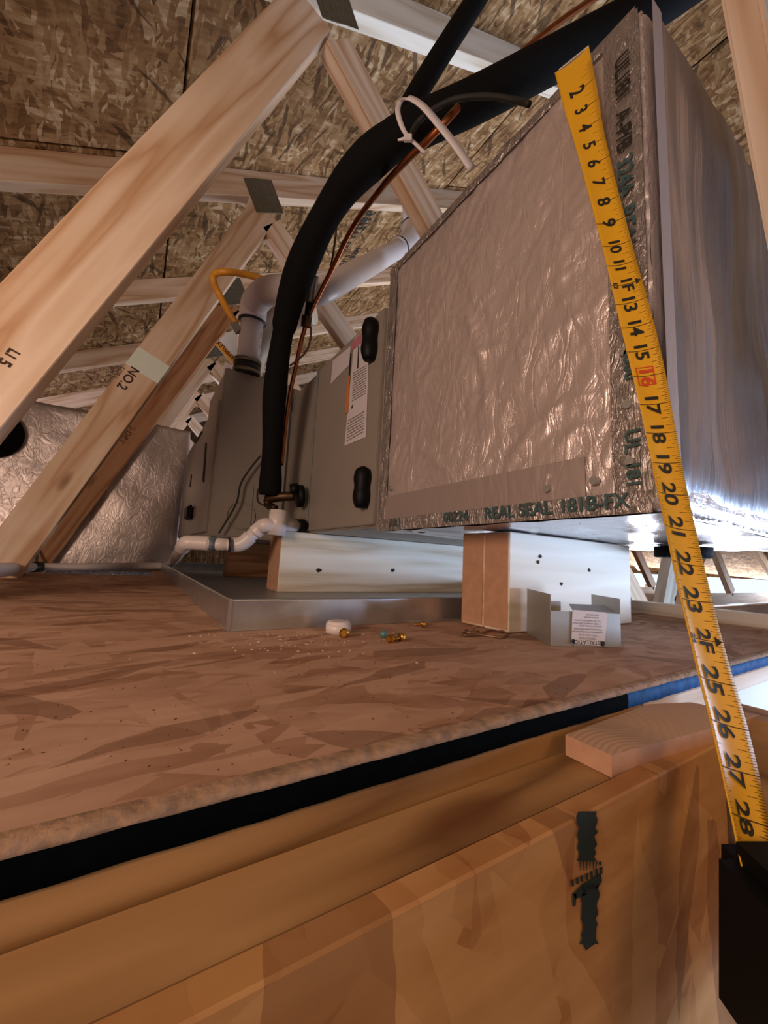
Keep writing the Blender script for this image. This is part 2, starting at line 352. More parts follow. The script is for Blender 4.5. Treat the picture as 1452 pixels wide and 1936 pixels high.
m_brass = plain('tarnished_brass', '#5c4636', .45, .9, noise_amt=.3)
m_gas = plain('yellow_gas_connector', '#d9962c', .45)
m_zip = plain('white_nylon', '#cfc6c4', .5)
m_label = plain('white_label_paper', '#cdc5c9', .5, noise_amt=.05, nscale=200)
m_pink = plain('pink_label_block', '#b4707a', .5)
m_orange = plain('orange_label_block', '#c9763a', .5)
m_ink = plain('black_ink', '#17140f', .7)
m_ink_g = plain('grey_ink', '#77706f', .7)
m_ink_brown = plain('brown_ink', '#3a2417', .8)
m_ink_teal = plain('teal_ink', '#3c5e60', .5, noise_amt=.5, nscale=150)
m_marker = plain('green_black_marker', '#14201a', .6)
m_red = plain('red_ink', '#c8401f', .6)
m_redp = plain('red_plastic', '#a31d1d', .4)
m_tape = plain('yellow_tape_blade', '#dba21b', .42, noise_amt=.07, nscale=40)
m_gold = plain('gold_zinc_screw', '#d9a044', .3, 1.0)
m_teal = plain('green_zinc', '#5c7f74', .5, .3)
m_steel = plain('dull_plate_steel', '#8d8a7c', .42, .9, noise_amt=.3, nscale=80)
m_wire = plain('rusty_tie_wire', '#8f7058', .45, .7)
m_dust = plain('pale_sawdust', '#d8bf9d', .9)
m_dust_d = plain('dark_specks', '#4a2f1e', .9)
m_paint = plain('pale_mint_paint', '#d7e3d8', .6, noise_amt=.05)
m_drywall = plain('white_drywall', '#e6e6e6', .8)
m_attic = plain('grey_loose_insulation', '#8d8782', .95, noise_amt=.5, bump=1.0, nscale=60)
m_door = plain('yellow_tag', '#d99a2a', .5)

# ================================================================ SETTING
SL = .525; ZR = 67.3; RX = 92.0; LX = -135.0; cosr = 1 / math.sqrt(1 + SL * SL)
def roofz(x): return ZR + SL * x if x <= RX else ZR + SL * RX - SL * (x - RX)
ceil = struct('ceiling')
def roof_sheets():
    bands = []
    x = -1.0 - 56 * 3
    while x < RX - 1:
        x1 = min(x + 56, RX)
        if x + 56 > RX - 10: x1 = RX
        bands.append((max(x, LX), x1)); x = x1
    x = RX
    for k in range(5): bands.append((x, min(x + 56, 304))); x += 56
    for bi, (a, b) in enumerate(bands):
        if b - a < 2: continue
        ys = -60 + (63 if bi % 2 else 0)
        for j in range(5):
            y0 = ys + j * 126 - (63 if j == 0 and bi % 2 else 0); y1 = ys + (j + 1) * 126
            if y0 > 330: continue
            P0 = V(a, (y0 + y1) / 2, roofz(a + 1e-4)); P1 = V(b, (y0 + y1) / 2, roofz(b - 1e-4) if b <= RX else roofz(b))
            if a >= RX: P0.z = roofz(a)
            d = (P1 - P0).normalized(); up = V(0, 1, 0).cross(d) * -1
            if up.z < 0: up = -up
            off = up * .33 + V(0, 0, random.uniform(0, .1))
            board('osb_sheet', P0 + d * .2 + off, P1 - d * .2 + off, (y1 - y0) - .4, .6, (0, 1, 0), m_roof, ceil, bevel=.04)
roof_sheets()
for xa, xb in ((LX, RX), (RX, 304)):
    quad('roofing_felt', (xa, -62, roofz(xa) + 1.3), (xb, -62, roofz(xb) + 1.3), (xb, 335, roofz(xb) + 1.3), (xa, 335, roofz(xa) + 1.3), m_cab_d, ceil, .1)

floor = struct('floor')
# platform sheets: near sheet with sealed edge, back strip under the furnace
def fl_sheet(lo, hi): return box('osb_sheet', lo, hi, m_floor, floor, .06)
fl_sheet((-70, 8.55, -.62), (50.3, 78, 0)); fl_sheet((3.5, 78.1, -.62), (50.3, 108, 0))
# frayed edge and blue sealer along the hatch
def rough_edge():
    n = 320; vs = []; fs = []; rows = 4
    for i in range(n + 1):
        x = -14 + 66 * i / n
        j = noise.noise(V(x * 1.7, 3, 0)) * .12 + noise.noise(V(x * 6, 9, 0)) * .06
        vs += [V(x, 8.75, .02), V(x, 8.42 + j * .6, .02 + j * .15), V(x, 8.3 + j * .5, -.09 - abs(j) * .3), V(x, 8.36, -.2)]
    for i in range(n):
        for r in range(rows - 1):
            a = i * rows + r; fs.append((a, a + rows, a + rows + 1, a + 1))
    return mesh_obj('frayed_edge', vs, fs, m_osb_white, floor, True)
rough_edge()
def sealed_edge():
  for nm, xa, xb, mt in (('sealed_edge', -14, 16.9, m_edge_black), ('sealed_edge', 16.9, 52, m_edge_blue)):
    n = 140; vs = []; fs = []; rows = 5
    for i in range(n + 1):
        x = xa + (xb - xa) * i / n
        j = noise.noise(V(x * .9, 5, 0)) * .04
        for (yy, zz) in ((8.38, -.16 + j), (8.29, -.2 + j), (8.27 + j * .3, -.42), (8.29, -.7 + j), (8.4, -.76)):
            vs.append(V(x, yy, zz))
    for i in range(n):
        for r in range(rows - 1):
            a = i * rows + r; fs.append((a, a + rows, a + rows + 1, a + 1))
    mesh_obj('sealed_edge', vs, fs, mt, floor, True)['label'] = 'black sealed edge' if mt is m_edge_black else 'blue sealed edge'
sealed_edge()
low = box('trim_2', (-200, -40, -14), (330, 330, -12.5), m_attic, None, 0); low['kind'] = 'structure'
def gable(nm, y):
    vs = [V(LX - 4, y, -13), V(312, y, -13), V(312, y, roofz(312) + 1), V(RX, y, roofz(RX) + 1), V(LX - 4, y, roofz(LX - 4) + 1)]; vs += [v + V(0, 1, 0) for v in vs]
    o = mesh_obj(nm, vs, [(0, 1, 2, 3, 4), (5, 6, 7, 8, 9)] + [(i, (i + 1) % 5, 5 + (i + 1) % 5, 5 + i) for i in range(5)], m_roof); o['kind'] = 'structure'
gable('wall_back', 332); gable('wall_front', -66)
wl = box('wall_left', (LX - 5, -66, -13), (LX - 1, 332, 0), m_roof, None, 0); wl['kind'] = 'structure'

# curb along the far side of the platform
curb = board('edge_board', (51.15, -6, .65), (51.15, 104, .65), 1.3, 1.9, (0, 0, 1), m_pine_white, None)
tag(curb, 'pale wooden curb board along the far right edge of the platform', 'board')

# hatch framing below the platform edge
rim = board('hatch_rim_joist', (-14, 9.4, -3.2), (18.2, 9.4, -3.2), 4.9, 2.1, (0, 0, 1), m_ledge, None)
tag(rim, 'brown rim joist directly under the blue sealed floor edge', 'joist')
led = board('hatch_ledge_joist', (-14, 7.35, -4.1), (17.9, 7.35, -4.1), 5.5, 1.85, (0, 0, 1), m_ledge, None, bevel=.12, seg=2)
tag(led, 'weathered joist forming a ledge between the floor edge and the marked sheathing', 'joist')
shaft = board('sheathing_panel', (-14, 6.1, -7.2), (18.3, 6.1, -7.2), 12.0, .6, (0, 0, 1), m_shaft, None, bevel=.05)
tag(shaft, 'strand board hatch panel with a black marker stroke, nearest the camera', 'panel')
sh2 = board('hatch_side_joist', (21.6, 7.2, -3.7), (21.6, -16, -3.7), 5.9, 2.0, (0, 0, 1), m_ledge, None)
tag(sh2, 'brown joist on the right side of the hatch, behind the tape measure', 'joist')
rl = board('floor_support_strip', (18.3, 9.2, -1.2), (50.2, 9.2, -1.2), .9, 1.7, (0, 0, 1), m_pine, None)
tag(rl, 'thin tan strip directly under the blue edge, right of the tape', 'board')
shd = box('drywall_offcut', (18.4, 8.9, -9), (50, 9.5, -1.7), m_drywall, None)
tag(shd, 'bright white drywall sheet showing through the gap right of the tape', 'drywall')
# short block lying on the ledge, end grain up
blk = thing('wood_block', (16.2, 7.1, -1.33), 'sawn wood block with curved growth rings lying on the ledge by the tape', 'block')
def blockmesh():
    k = NT('growth_ring_pine'); tc = k.n('ShaderNodeTexCoord'); mp = k.n('ShaderNodeMapping'); mp.inputs['Location'].default_value = (.07, .035, 0)
    k.l(tc.outputs['Object'], mp.inputs['Vector']); w = k.n('ShaderNodeTexWave'); w.wave_type = 'RINGS'; w.rings_direction = 'Z'
    w.inputs['Scale'].default_value = 90; w.inputs['Distortion'].default_value = 2.2; w.inputs['Detail'].default_value = 1; w.inputs['Detail Scale'].default_value = .4
    k.l(mp.outputs[0], w.inputs['Vector']); rp = k.n('ShaderNodeValToRGB'); rp.color_ramp.elements[0].color = rgb('#b78f70'); rp.color_ramp.elements[1].color = rgb('#c6a488')
    k.l(w.outputs['Fac'], rp.inputs[0]); k.l(rp.outputs[0], k.b.inputs['Base Color']); k.b.inputs['Roughness'].default_value = .8
    top = k.m
    P = [at(1069, 1389, Z=-.72), at(1156, 1428, Z=-.72), V(17.6, 5.95, -.72), V(21.3, 5.6, -.72), V(20.4, 7.5, -.72), V(18.3, 8.2, -.72)]
    n = len(P); vs = P + [V(p.x, p.y, -1.33) for p in P]
    fs = [tuple(range(n)), tuple(range(2 * n - 1, n - 1, -1))] + [(i, (i + 1) % n, n + (i + 1) % n, n + i) for i in range(n)]
    mesh_obj('body', vs, fs, top, blk, mats=[top, m_end], fm=[0, 1] + [1] * n)
blockmesh()
# marker stroke on the sheathing
def marker():
    vs, fs = [], []
    def stroke(pts):
        base = len(vs)
        for (x, y) in pts: vs.append(at(x, y, Y=5.77))
        fs.append(tuple(range(base, base + len(pts))))
    def jag(x0, x1, y0, y1, n=12, j=4):
        L = [(x0 + random.uniform(-j, j), y0 + (y1 - y0) * i / n) for i in range(n + 1)]
        R = [(x1 + random.uniform(-j, j), y0 + (y1 - y0) * i / n) for i in range(n + 1)]
        for i in range(n):
            stroke([L[i], R[i], R[i + 1], L[i + 1]])
    jag(1093, 1127, 1534, 1628); jag(1099, 1130, 1670, 1785)
    stroke([(1084, 1690), (1100, 1672), (1136, 1650), (1138, 1666), (1130, 1680), (1112, 1690), (1088, 1700)])
    stroke([(1082, 1690), (1090, 1690), (1088, 1715), (1083, 1712)])
    stroke([(1102, 1785), (1124, 1785), (1108, 1797)])
    for k in range(7):
        x = 1080 + k * 9; stroke([(x, 1664 - k * 4), (x + 5, 1662 - k * 4), (x + 5, 1676 - k * 4), (x + 1, 1676 - k * 4)])
    for k in range(6):
        x = 1096 + k * 6; stroke([(x, 1628), (x + 3, 1628), (x + 2, 1646), (x + 1, 1646)])
    stroke([(1132, 1630), (1137, 1628), (1137, 1636), (1133, 1637)])
    o = mesh_obj('marker_stroke', vs, fs, m_marker, shaft); o['label'] = 'black marker stroke shaped like a figure one'
marker()

# ================================================================ TRUSSES
def truss(Y, label, webs, extra=()):
    t = thing('roof_truss', (12.5, Y, 0), label, 'truss')
    th = 2.0; yc = Y + th / 2; cw = 4.6
    def chord(xa, xb):
        d = V(1, 0, SL if xb <= RX + 1 else -SL).normalized(); nrm = V(-d.z, 0, d.x)
        a = V(xa, yc, roofz(xa)) - nrm * (cw / 2 + .02); b = V(xb, yc, roofz(xb)) - nrm * (cw / 2 + .02)
        board('top_chord', a, b, cw, th, nrm, m_pine_white if Y < 60 else m_pine, t)
    chord(LX, RX - 1.2); chord(RX + 1.2, 292)
    board('bottom_chord', (LX, yc, -4.6), (300, yc, -4.6), 4.6, th, (0, 0, 1), m_pine, t)
    for (a, b, w, m) in webs:
        a = V(a[0], yc, a[1]); b = V(b[0], yc, b[1]); d = (b - a).normalized()
        board('web', a, b, w, th, V(-d.z, 0, d.x), m, t)
    mirr = [((171.5, 64), (201, -2.2)), ((171.5, 64), (96, -2.2)), ((171.5, 64), (232, -2.2)), ((134, 85), (92, -2.2))]
    for a, b in mirr:
        a = V(a[0], yc, a[1]); b = V(b[0], yc, b[1]); d = (b - a).normalized()
        board('web', a, b, 4.6, th, V(-d.z, 0, d.x), random.choice([m_pine, m_pine_white, m_pine_red]), t)
    return t
def plate(t, P, w, h, ang, Y):
    """toothed steel nail plate on a truss joint"""
    c, s = math.cos(ang), math.sin(ang); ax = V(c, 0, s); az = V(-s, 0, c)
    P = V(P[0], Y - .06, P[1])
    o = board('nail_plate', P - ax * w / 2, P + ax * w / 2, h, .1, az, m_steel, t, bevel=.02)
    vs, fs = [], []
    nx, nz = max(4, int(w / .55)), max(3, int(h / 1.0))
    for i in range(nx):
        for j in range(nz):
            q = P + ax * (-w / 2 + (i + .5) * w / nx) + az * (-h / 2 + (j + .5) * h / nz) - V(0, .07, 0)
            b = len(vs); vs += [q - ax * .1 - az * h / nz * .32, q + ax * .1 - az * h / nz * .32, q + ax * .1 + az * h / nz * .32, q - ax * .1 + az * h / nz * .32]
            fs.append((b, b + 1, b + 2, b + 3))
    k = mesh_obj('tooth_slots', vs, fs, m_slot, o); k['kind'] = 'stuff'
T1 = truss(36.9, 'nearest roof truss, its broad pale web crossing the upper left corner',
    [((10.2, 66.0), (-17.5, -2.2), 5.2, m_pine), ((13.6, 64.6), (82.5, -2.2), 4.0, m_pine)])
T2 = truss(66.9, 'second roof truss, its left web wrapped with a pale mint paint band',
    [((13.2, 66.5), (-15.5, -2.2), 4.7, m_pine), ((14.6, 64.5), (86, -2.2), 4.2, m_pine)])
T3 = truss(99.0, 'third roof truss with a reddish brown web in front of the foil return box',
    [((13.8, 66.5), (-17.4, -2.2), 4.9, m_pine_red), ((14.6, 64.5), (86, -2.2), 4.4, m_pine)])
T4 = truss(131.6, 'fourth roof truss, seen above the foil return box', [((13.8, 66), (-17, -2.2), 4.6, m_pine), ((14.6, 64.5), (86, -2.2), 4.4, m_pine)])
names = ['fifth roof truss from the camera, pale, behind the vent pipe', 'sixth roof truss from the camera, far down the attic', 'seventh roof truss from the camera, last one down the attic']
for i, y in enumerate((163, 195, 227)):
    truss(y, names[i], [((13.8, 66), (-17, -2.2), 4.6, m_pine), ((14.6, 64.5), (86, -2.2), 4.4, m_pine)])
plate(T1, (13.0, 68.2), 5.2, 3.4, math.radians(28), 36.9)
plate(T2, (12.9, 69.0), 5.4, 6.0, math.radians(28), 66.9)
plate(T3, (13.2, 69.4), 8.0, 6.4, math.radians(28), 99.0)
plate(T4, (13.2, 69.4), 8.0, 6.4, math.radians(28), 131.6)
# paint band and grade stamps on the webs
def web_children(t): return [c for c in t.children if c.name.startswith('web')]
def on_web(name, px0, px1, Y, mat, parent, wdt):
    pass
w2 = web_children(T2)[0]; w3 = web_children(T3)[0]; w1 = web_children(T1)[0]
def patch(pts, Y, name, mat, parent):
    P = [at(x, y, Y=Y - .03) for x, y in pts]
    return mesh_obj(name, P, [tuple(range(len(P)))], mat, parent)
def webdir(a, b): return (V(b[0], 0, b[1]) - V(a[0], 0, a[1])).normalized()
d2 = webdir((13.2, 66.5), (-15.5, -2.2)); n2 = V(-d2.z, 0, d2.x) * (-1)
def webpt(px, py, Y): return at(px, py, Y=Y - .04)
c2 = V(13.2, 66.9 - .03, 66.5); 
def along(px, py, Y, c, d):
    p = at(px, py, Y=Y); return (p - c).dot(d)
s0 = along(262, 655, 66.9, c2, d2); s1 = along(238, 688, 66.9, c2, d2)
hw = 2.32; nn2 = V(d2.z, 0, -d2.x)
A = c2 + d2 * s0; B = c2 + d2 * s1
# the paint band wraps the web: a thin sleeve
pb = board('paint_band', A + V(0, 1.03, 0), B + V(0, 1.03, 0), 4.72, 2.1, nn2, m_paint, w2, bevel=.03)
pb['label'] = 'pale mint painted band'
def stamp(s, px, py, Y, xd, yd, size, parent, mat=m_ink_brown, offset=.0):
    return print_on('grade_stamp', s, at(px, py, Y=Y - .02), xd, yd, size, mat, parent, off=.03, offset=offset)
sd = nn2 if nn2.x > 0 else -nn2
stamp('NO.2', 242, 715, 66.9, d2, sd, 1.7, w2, offset=.03)
stamp('S-DRY', 224, 704, 66.9, d2, sd, .8, w2); stamp('SYP  KD19', 215, 706, 66.9, d2, sd, .6, w2); stamp('15', 206, 706, 66.9, d2, sd, 1.0, w2)
d3 = webdir((13.8, 66.5), (-17.4, -2.2)); sd3 = V(-d3.z, 0, d3.x); sd3 = sd3 if sd3.x > 0 else -sd3
stamp('S-DRY', 240, 822, 99, d3, sd3, 1.6, w3)
d1 = webdir((10.2, 66), (-17.5, -2.2)); sd1 = V(-d1.z, 0, d1.x); sd1 = sd1 if sd1.x > 0 else -sd1
stamp('5', 8, 685, 36.9, d1, sd1, 1.0, w1, offset=.02); stamp('LI', 22, 668, 36.9, d1, sd1, .9, w1, offset=.02)

# leaning stud right in front of the plenum, top right corner
st_a = at(1362, 0, Y=5.7); st_b = at(1450, 470, Y=5.7); sdv = (st_b - st_a).normalized(); sn = V(-sdv.z, 0, sdv.x); sn = sn if sn.x > 0 else -sn
stud = board('leaning_brace', st_a - sdv * 20 + sn * 2.3 - V(0, .7, 0), st_a + sdv * 27 + sn * 2.3 - V(0, .7, 0), 4.6, 1.4, sn, m_pine, None, bevel=.15, seg=2)
tag(stud, 'blurred tan brace leaning down the top right corner in front of the plenum', 'brace')
# black stamps printed on the roof sheathing
def roofpt(px, py):
    r = ray(px, py); t = (ZR - H) / (r.z - SL * r.x); return r * t + V(0, 0, H)
rs = [c for c in ceil.children]
def near_sheet(p): return min(rs, key=lambda o: (world_of(o).translation - p * S).length)
sdx = V(cosr, 0, SL * cosr)
for s, px, py, sz in (('7/16', 690, 418, 4.2), ('APA RATED', 668, 445, 2.6), ('32/16', 655, 452, 3.0), ('RFM', 671, 478, 2.6), ('2112', 652, 492, 2.4), ('APA', 885, 165, 5.0), ('24/16', 905, 145, 3.4)):
    p = roofpt(px, py); print_on('sheathing_stamp', s, p - V(0, 0, .12), (0, -1, 0), tuple(sdx), sz, m_ink, near_sheet(p), off=.03, offset=.04)

# ================================================================ SUPPLY PLENUM
def rounded_box(name, lo, hi, r, step, mat, parent, disp):
    lo, hi = Vector(lo), Vector(hi); bm = bmesh.new()
    dims = hi - lo
    for ax in range(3):
        u, v = (ax + 1) % 3, (ax + 2) % 3
        nu, nv = max(2, int(dims[u] / step)), max(2, int(dims[v] / step))
        for side in (0, 1):
            g = []
            for i in range(nu + 1):
                row = []
                for j in range(nv + 1):
                    p = Vector((0, 0, 0)); p[ax] = hi[ax] if side else lo[ax]
                    p[u] = lo[u] + dims[u] * i / nu; p[v] = lo[v] + dims[v] * j / nv
                    q = Vector([min(max(p[k], lo[k] + r), hi[k] - r) for k in range(3)])
                    n = (p - q).normalized(); p2 = q + n * r
                    p2 = p2 + n * disp(p, ax, side)
                    row.append(bm.verts.new(p2 * S))
                g.append(row)
            for i in range(nu):
                for j in range(nv):
                    f = (g[i][j], g[i + 1][j], g[i + 1][j + 1], g[i][j + 1])
                    bm.faces.new(f if side else f[::-1])
    bmesh.ops.remove_doubles(bm, verts=bm.verts, dist=.02 * S)
    bmesh.ops.recalc_face_normals(bm, faces=bm.faces)
    c = (lo + hi) / 2 * S; c.z = lo.z * S
    for v in bm.verts: v.co -= c
    return bm_obj(name, bm, mat, parent, Matrix.Translation(c), True)
PX, PY0, PY1, PZ0, PZ1 = 18.3, 7.4, 30.0, 7.25, 32.6
CREASE = []
for (x0, y0, x1, y1, bw, am) in ((880, 590, 925, 800, .5, .5), (750, 750, 1010, 640, .8, .3), (1010, 640, 1150, 560, -.4, .3), (960, 890, 1150, 740, 1.2, .55), (1040, 880, 1140, 800, .6, .45), (950, 870, 1060, 760, -.6, .4), (1120, 620, 1060, 500, .6, .3), (790, 850, 870, 930, .5, .4), (840, 470, 900, 560, .4, .3), (980, 700, 1040, 560, .5, .25), (770, 560, 830, 640, -.4, .25)):
    p_, q_ = at(x0, y0, X=PX), at(x1, y1, X=PX); CREASE.append((p_.y, p_.z, q_.y, q_.z, bw, am * .6))
def pdisp(p, ax, side):
    a = noise.noise(p * .28) * .34
    if ax == 0 and side == 0:
        for (y0, z0, y1, z1, bw, am) in CREASE:
            d = V(0, y1 - y0, z1 - z0); L = d.length; d /= L; q = V(0, p.y - y0, p.z - z0); t = q.dot(d)
            if -1 < t < L + 1:
                off = (q - d * t).length * 1.0; bow = abs((q.y * d.z - q.z * d.y) - bw * math.sin(math.pi * t / L))
                a += am * math.exp(-(bow / .28) ** 2) * max(0, min(1, min(t, L - t) / 1.5 + .3))
    b = abs(noise.noise(V(p.x * .5, p.y * .9 + p.z * .5, p.z * .45 - p.y * .3 + 7))) ; b = (.28 - min(b, .28)) * .55
    e = min(abs(p.y - PY0), abs(p.y - PY1), 3) ; e2 = min(abs(p.z - PZ0), abs(p.z - PZ1), 3)
    edge = max(0, 1.6 - min(e, e2)) / 1.6
    cr = noise.noise(p * 1.9) * .16 * edge + noise.noise(p * 4.3) * .1 * edge
    if ax == 1 and side == 0: return 0.02 * cr
    return (a * .5 + b * .55) * (1 - edge * .6) + cr
plen = thing('supply_plenum', ((PX + 48) / 2, (PY0 + PY1) / 2, PZ0), 'large foil wrapped supply plenum box hanging over the platform, right of centre', 'duct plenum')
rounded_box('foil_jacket', (PX, PY0, PZ0), (48.2, PY1, PZ1), .55, .24, m_foil, plen, pdisp)
# smooth foil sheet on the right face with a bent lower edge
def front_sheet():
    nx, nz = 60, 50; vs, fs = [], []
    for i in range(nx + 1):
        for j in range(nz + 1):
            x = PX + .85 + (48.3 - PX - .85) * i / nx; z = PZ0 - .05 + (PZ1 - PZ0 - .35) * j / nz
            t = (z - PZ0) / 2.6
            bend = .55 * max(0, 1 - t) ** 2
            y = PY0 - .12 + bend + noise.noise(V(x * .9, 0, z * .06)) * .12 + noise.noise(V(x * .16, 4, z * .12)) * .35 * min(1, (x - PX) / 6)
            vs.append(V(x, y - .12, z))
    for i in range(nx):
        for j in range(nz):
            a = i * (nz + 1) + j; fs.append((a, a + nz + 1, a + nz + 2, a + 1))
    n = len(vs)
    return mesh_obj('smooth_face', vs, fs, m_foil_smooth, plen, True)
front_sheet()['label'] = 'smooth streaky silver foil face on the right side'
def under_sheet():
    nx, ny = 50, 40; vs, fs = [], []
    for i in range(nx + 1):
        for j in range(ny + 1):
            x = PX + .4 + (48.2 - PX - .4) * i / nx; y = PY0 + .2 + (PY1 - PY0 - .4) * j / ny
            z = PZ0 - .14 + noise.noise(V(x * .2, y * .5, 3)) * .1
            vs.append(V(x, y, z))
    for i in range(nx):
        for j in range(ny):
            a = i * (ny + 1) + j; fs.append((a, a + ny + 1, a + ny + 2, a + 1))
    return mesh_obj('underside', vs, fs, m_foil_smooth, plen, True)
under_sheet()
# crumpled tape along the near vertical corner and the bottom edge
def crumple(name, path, w, nrm, wv, mat, amp=.12, seg=.16):
    path = [Vector(p) for p in path]; a, b = path; L = (b - a).length; n = int(L / seg); m = 7; vs, fs = [], []
    for i in range(n + 1):
        for j in range(m + 1):
            p = a.lerp(b, i / n) + Vector(wv) * (w * (j / m - .5))
            k = noise.noise(p * 2.4) * amp + noise.noise(p * 6.1) * amp * .6
            e = 0 if j in (0, m) else 1
            vs.append(p + Vector(nrm) * (.08 + abs(k) * e))
    for i in range(n):
        for j in range(m):
            q = i * (m + 1) + j; fs.append((q, q + m + 1, q + m + 2, q + 1))
    return mesh_obj(name, vs, fs, mat, plen, True)
crumple('corner_tape', [(PX - .15, PY0 + 1.05, PZ0 + .3), (PX - .15, PY0 + 1.05, PZ1 - .3)], 1.7, (-1, 0, 0), (0, 1, 0), m_foil_edge)
crumple('corner_tape', [(PX + .45, PY0 - .28, PZ0 + .5), (PX + .45, PY0 - .28, PZ1 - .3)], 1.0, (0, -1, 0), (1, 0, 0), m_foil_tape, .03)
crumple('bottom_tape', [(PX - .15, PY0 + .3, PZ0 + .35), (PX - .15, PY1 - .2, PZ0 + .35)], 1.0, (-1, 0, 0), (0, 0, 1), m_foil_edge, .16)
crumple('bottom_tape', [(PX - .1, PY0 + 3.2, PZ0 + 1.75), (PX - .1, PY1 - 1.0, PZ0 + 1.75)], 2.2, (-1, 0, 0), (0, 0, 1), m_foil_tape, .05)
crumple('side_tape', [(PX - .1, PY1 - .7, PZ0 + .3), (PX - .1, PY1 - .7, PZ1 - .6)], 1.6, (-1, 0, 0), (0, 0, 1), m_foil_tape, .08) if False else crumple('side_tape', [(PX - .1, PY1 - .8, PZ0 + .3), (PX - .1, PY1 - .8, PZ1 - .6)], 1.3, (-1, 0, 0), (0, 1, 0), m_foil_edge, .14)
crumple('top_tape', [(PX - .12, PY0 + .3, PZ1 - .35), (PX - .12, PY1 - .2, PZ1 - .35)], .7, (-1, 0, 0), (0, 0, 1), m_foil_edge, .16)
# pin washers
for px, py in ((1178, 664), (1184, 764), (1189, 872), (1121, 908), (1032, 923), (736, 923)):
    p = at(px, py, X=PX - .42)
    vs = [p] + [p + V(0, math.cos(a) * .2, math.sin(a) * .2) for a in [k * math.pi / 8 for k in range(16)]]
    vs2 = vs + [v + V(.3, 0, 0) for v in vs]
    fs = [(0, k + 1, (k + 1) % 16 + 1) for k in range(16)] + [(k + 1, 18 + k, 18 + (k + 1) % 16, (k + 1) % 16 + 1) for k in range(16)]
    mesh_obj('pin_washer', vs2, fs, m_galv_d, plen)
# blue-green print on the tape
zc = PZ1 - 1.2
for s, z, sz, mt in (('UL181', 29.0, .95, m_ink), ('A-P/B', 26.0, .95, m_ink), ('324A', 23.4, 1.0, m_ink_teal), ('REAL', 20.6, 1.05, m_ink_teal), ('SEAL', 17.6, 1.05, m_ink_teal), ('5 6500', 14.2, .75, m_ink_teal), ('UL', 10.3, .9, m_ink_teal), ('181', 8.8, .8, m_ink_teal)):
    print_on('tape_print', s, (PX - .42, PY0 + .95, z), (0, 0, -1), (0, -1, 0), sz, mt, plen, off=.0, offset=.02)
for s, y, sz in (('00224', 19.5, .95), ('REAL SEAL', 14.6, 1.0), ('181B-FX', 10.2, .95), ('(UL)', 26.8, .9)):
    print_on('tape_print', s, (PX - .42, y, PZ0 + .42), (0, -1, 0), (0, 0, 1), sz, m_ink_teal, plen, off=.0, offset=.02)
# round duct collar under the plenum
cc = at(1338, 1045, Z=6.6)
collar = thing('duct_collar', (40, 14, 5.6), 'small dark round collar under the plenum, just right of the tape', 'duct collar')
tube('ring', [(40.5, 15, 7.0), (40.5, 15, 6.1)], 2.1, m_black, collar, curve=False, sides=28)

# ================================================================ COIL CABINET AND FURNACE
coil = thing('coil_cabinet', (33, 43, 7.6), 'beige grey steel coil cabinet between foil plenum and furnace, carrying the white warning label', 'air handler')
box('body', (18.7, 30.6, 7.55), (47, 57, 29.6), m_cab, coil, .12)
box('door', (18.35, 31.0, 7.8), (18.75, 47.4, 29.5), m_cab, coil, .08)
box('door', (18.35, 47.9, 7.8), (18.75, 56.8, 29.2), m_cab, coil, .08)
box('door_trim', (18.2, 47.45, 7.7), (18.4, 47.8, 29.6), m_galv_d, coil, .03)
# latches: two black knobs
for zlo, zhi, yy in ((24.4, 28.9, 32.6), (9.4, 13.4, 32.4)):
    L = zhi - zlo; pth = [V(17.75, yy, zlo + L * k / 14) for k in range(15)]
    def rad(t, i): return .3 + .68 * math.sin(math.pi * min(1, max(.02, t)) ) ** .35 * (1 - .3 * math.exp(-((t - .5) / .17) ** 2))
    kn = tube('latch', pth, rad, m_blackp, coil, curve=False, sides=10, smooth=True)
    kn['label'] = 'black plastic door latch'
# warning label
lab = mesh_obj('label', [at(x, y, X=18.3) for x, y in ((670, 640), (699, 612), (692, 826), (651, 843))], [(0, 1, 2, 3)], m_label, coil); lab['label'] = 'white warning label with pink and orange blocks'
mesh_obj('small_label', [at(x, y, X=18.3) for x, y in ((629, 682), (663, 654), (660, 690), (625, 726))], [(0, 1, 2, 3)], m_label, coil)
mesh_obj('print_block', [at(x, y, X=18.25) for x, y in ((664, 649), (697, 614), (693, 639), (664, 664))], [(0, 1, 2, 3)], m_pink, lab)
mesh_obj('print_block', [at(x, y, X=18.25) for x, y in ((657, 713), (662, 711), (658, 780), (652, 783))], [(0, 1, 2, 3)], m_orange, lab)
for q in (((662, 668), (664, 667), (661, 709), (659, 710)), ((677, 655), (679, 654), (677, 696), (675, 697))):
    mesh_obj('print_block', [at(x, y, X=18.24) for x, y in q], [(0, 1, 2, 3)], m_ink, lab)
mesh_obj('print_block', [at(x, y, X=18.24) for x, y in ((663, 773), (667, 763), (666, 771))], [(0, 1, 2)], m_ink, lab)
def fine_print(parent, pts, n, X, mat, gap=.5, rows=True):
    a, b, c, d = [at(x, y, X=X) for x, y in pts]; vs, fs = [], []
    for i in range(n):
        t0 = (i + .2) / n; t1 = (i + .2 + gap) / n
        p, q = a.lerp(d, t0), b.lerp(c, t0); r, s = b.lerp(c, t1), a.lerp(d, t1)
        x = 0.05
        while x < .95:
            w = random.uniform(.05, .16); x1 = min(x + w, .96); k = len(vs)
            vs += [p.lerp(q, x), p.lerp(q, x1), s.lerp(r, x1), s.lerp(r, x)]; fs.append((k, k + 1, k + 2, k + 3)); x = x1 + .03
    o = mesh_obj('fine_print', vs, fs, mat, parent); o['kind'] = 'stuff'; return o
fine_print(lab, ((666, 705), (694, 688), (692, 745), (664, 762)), 12, 18.24, m_ink_g, .3)
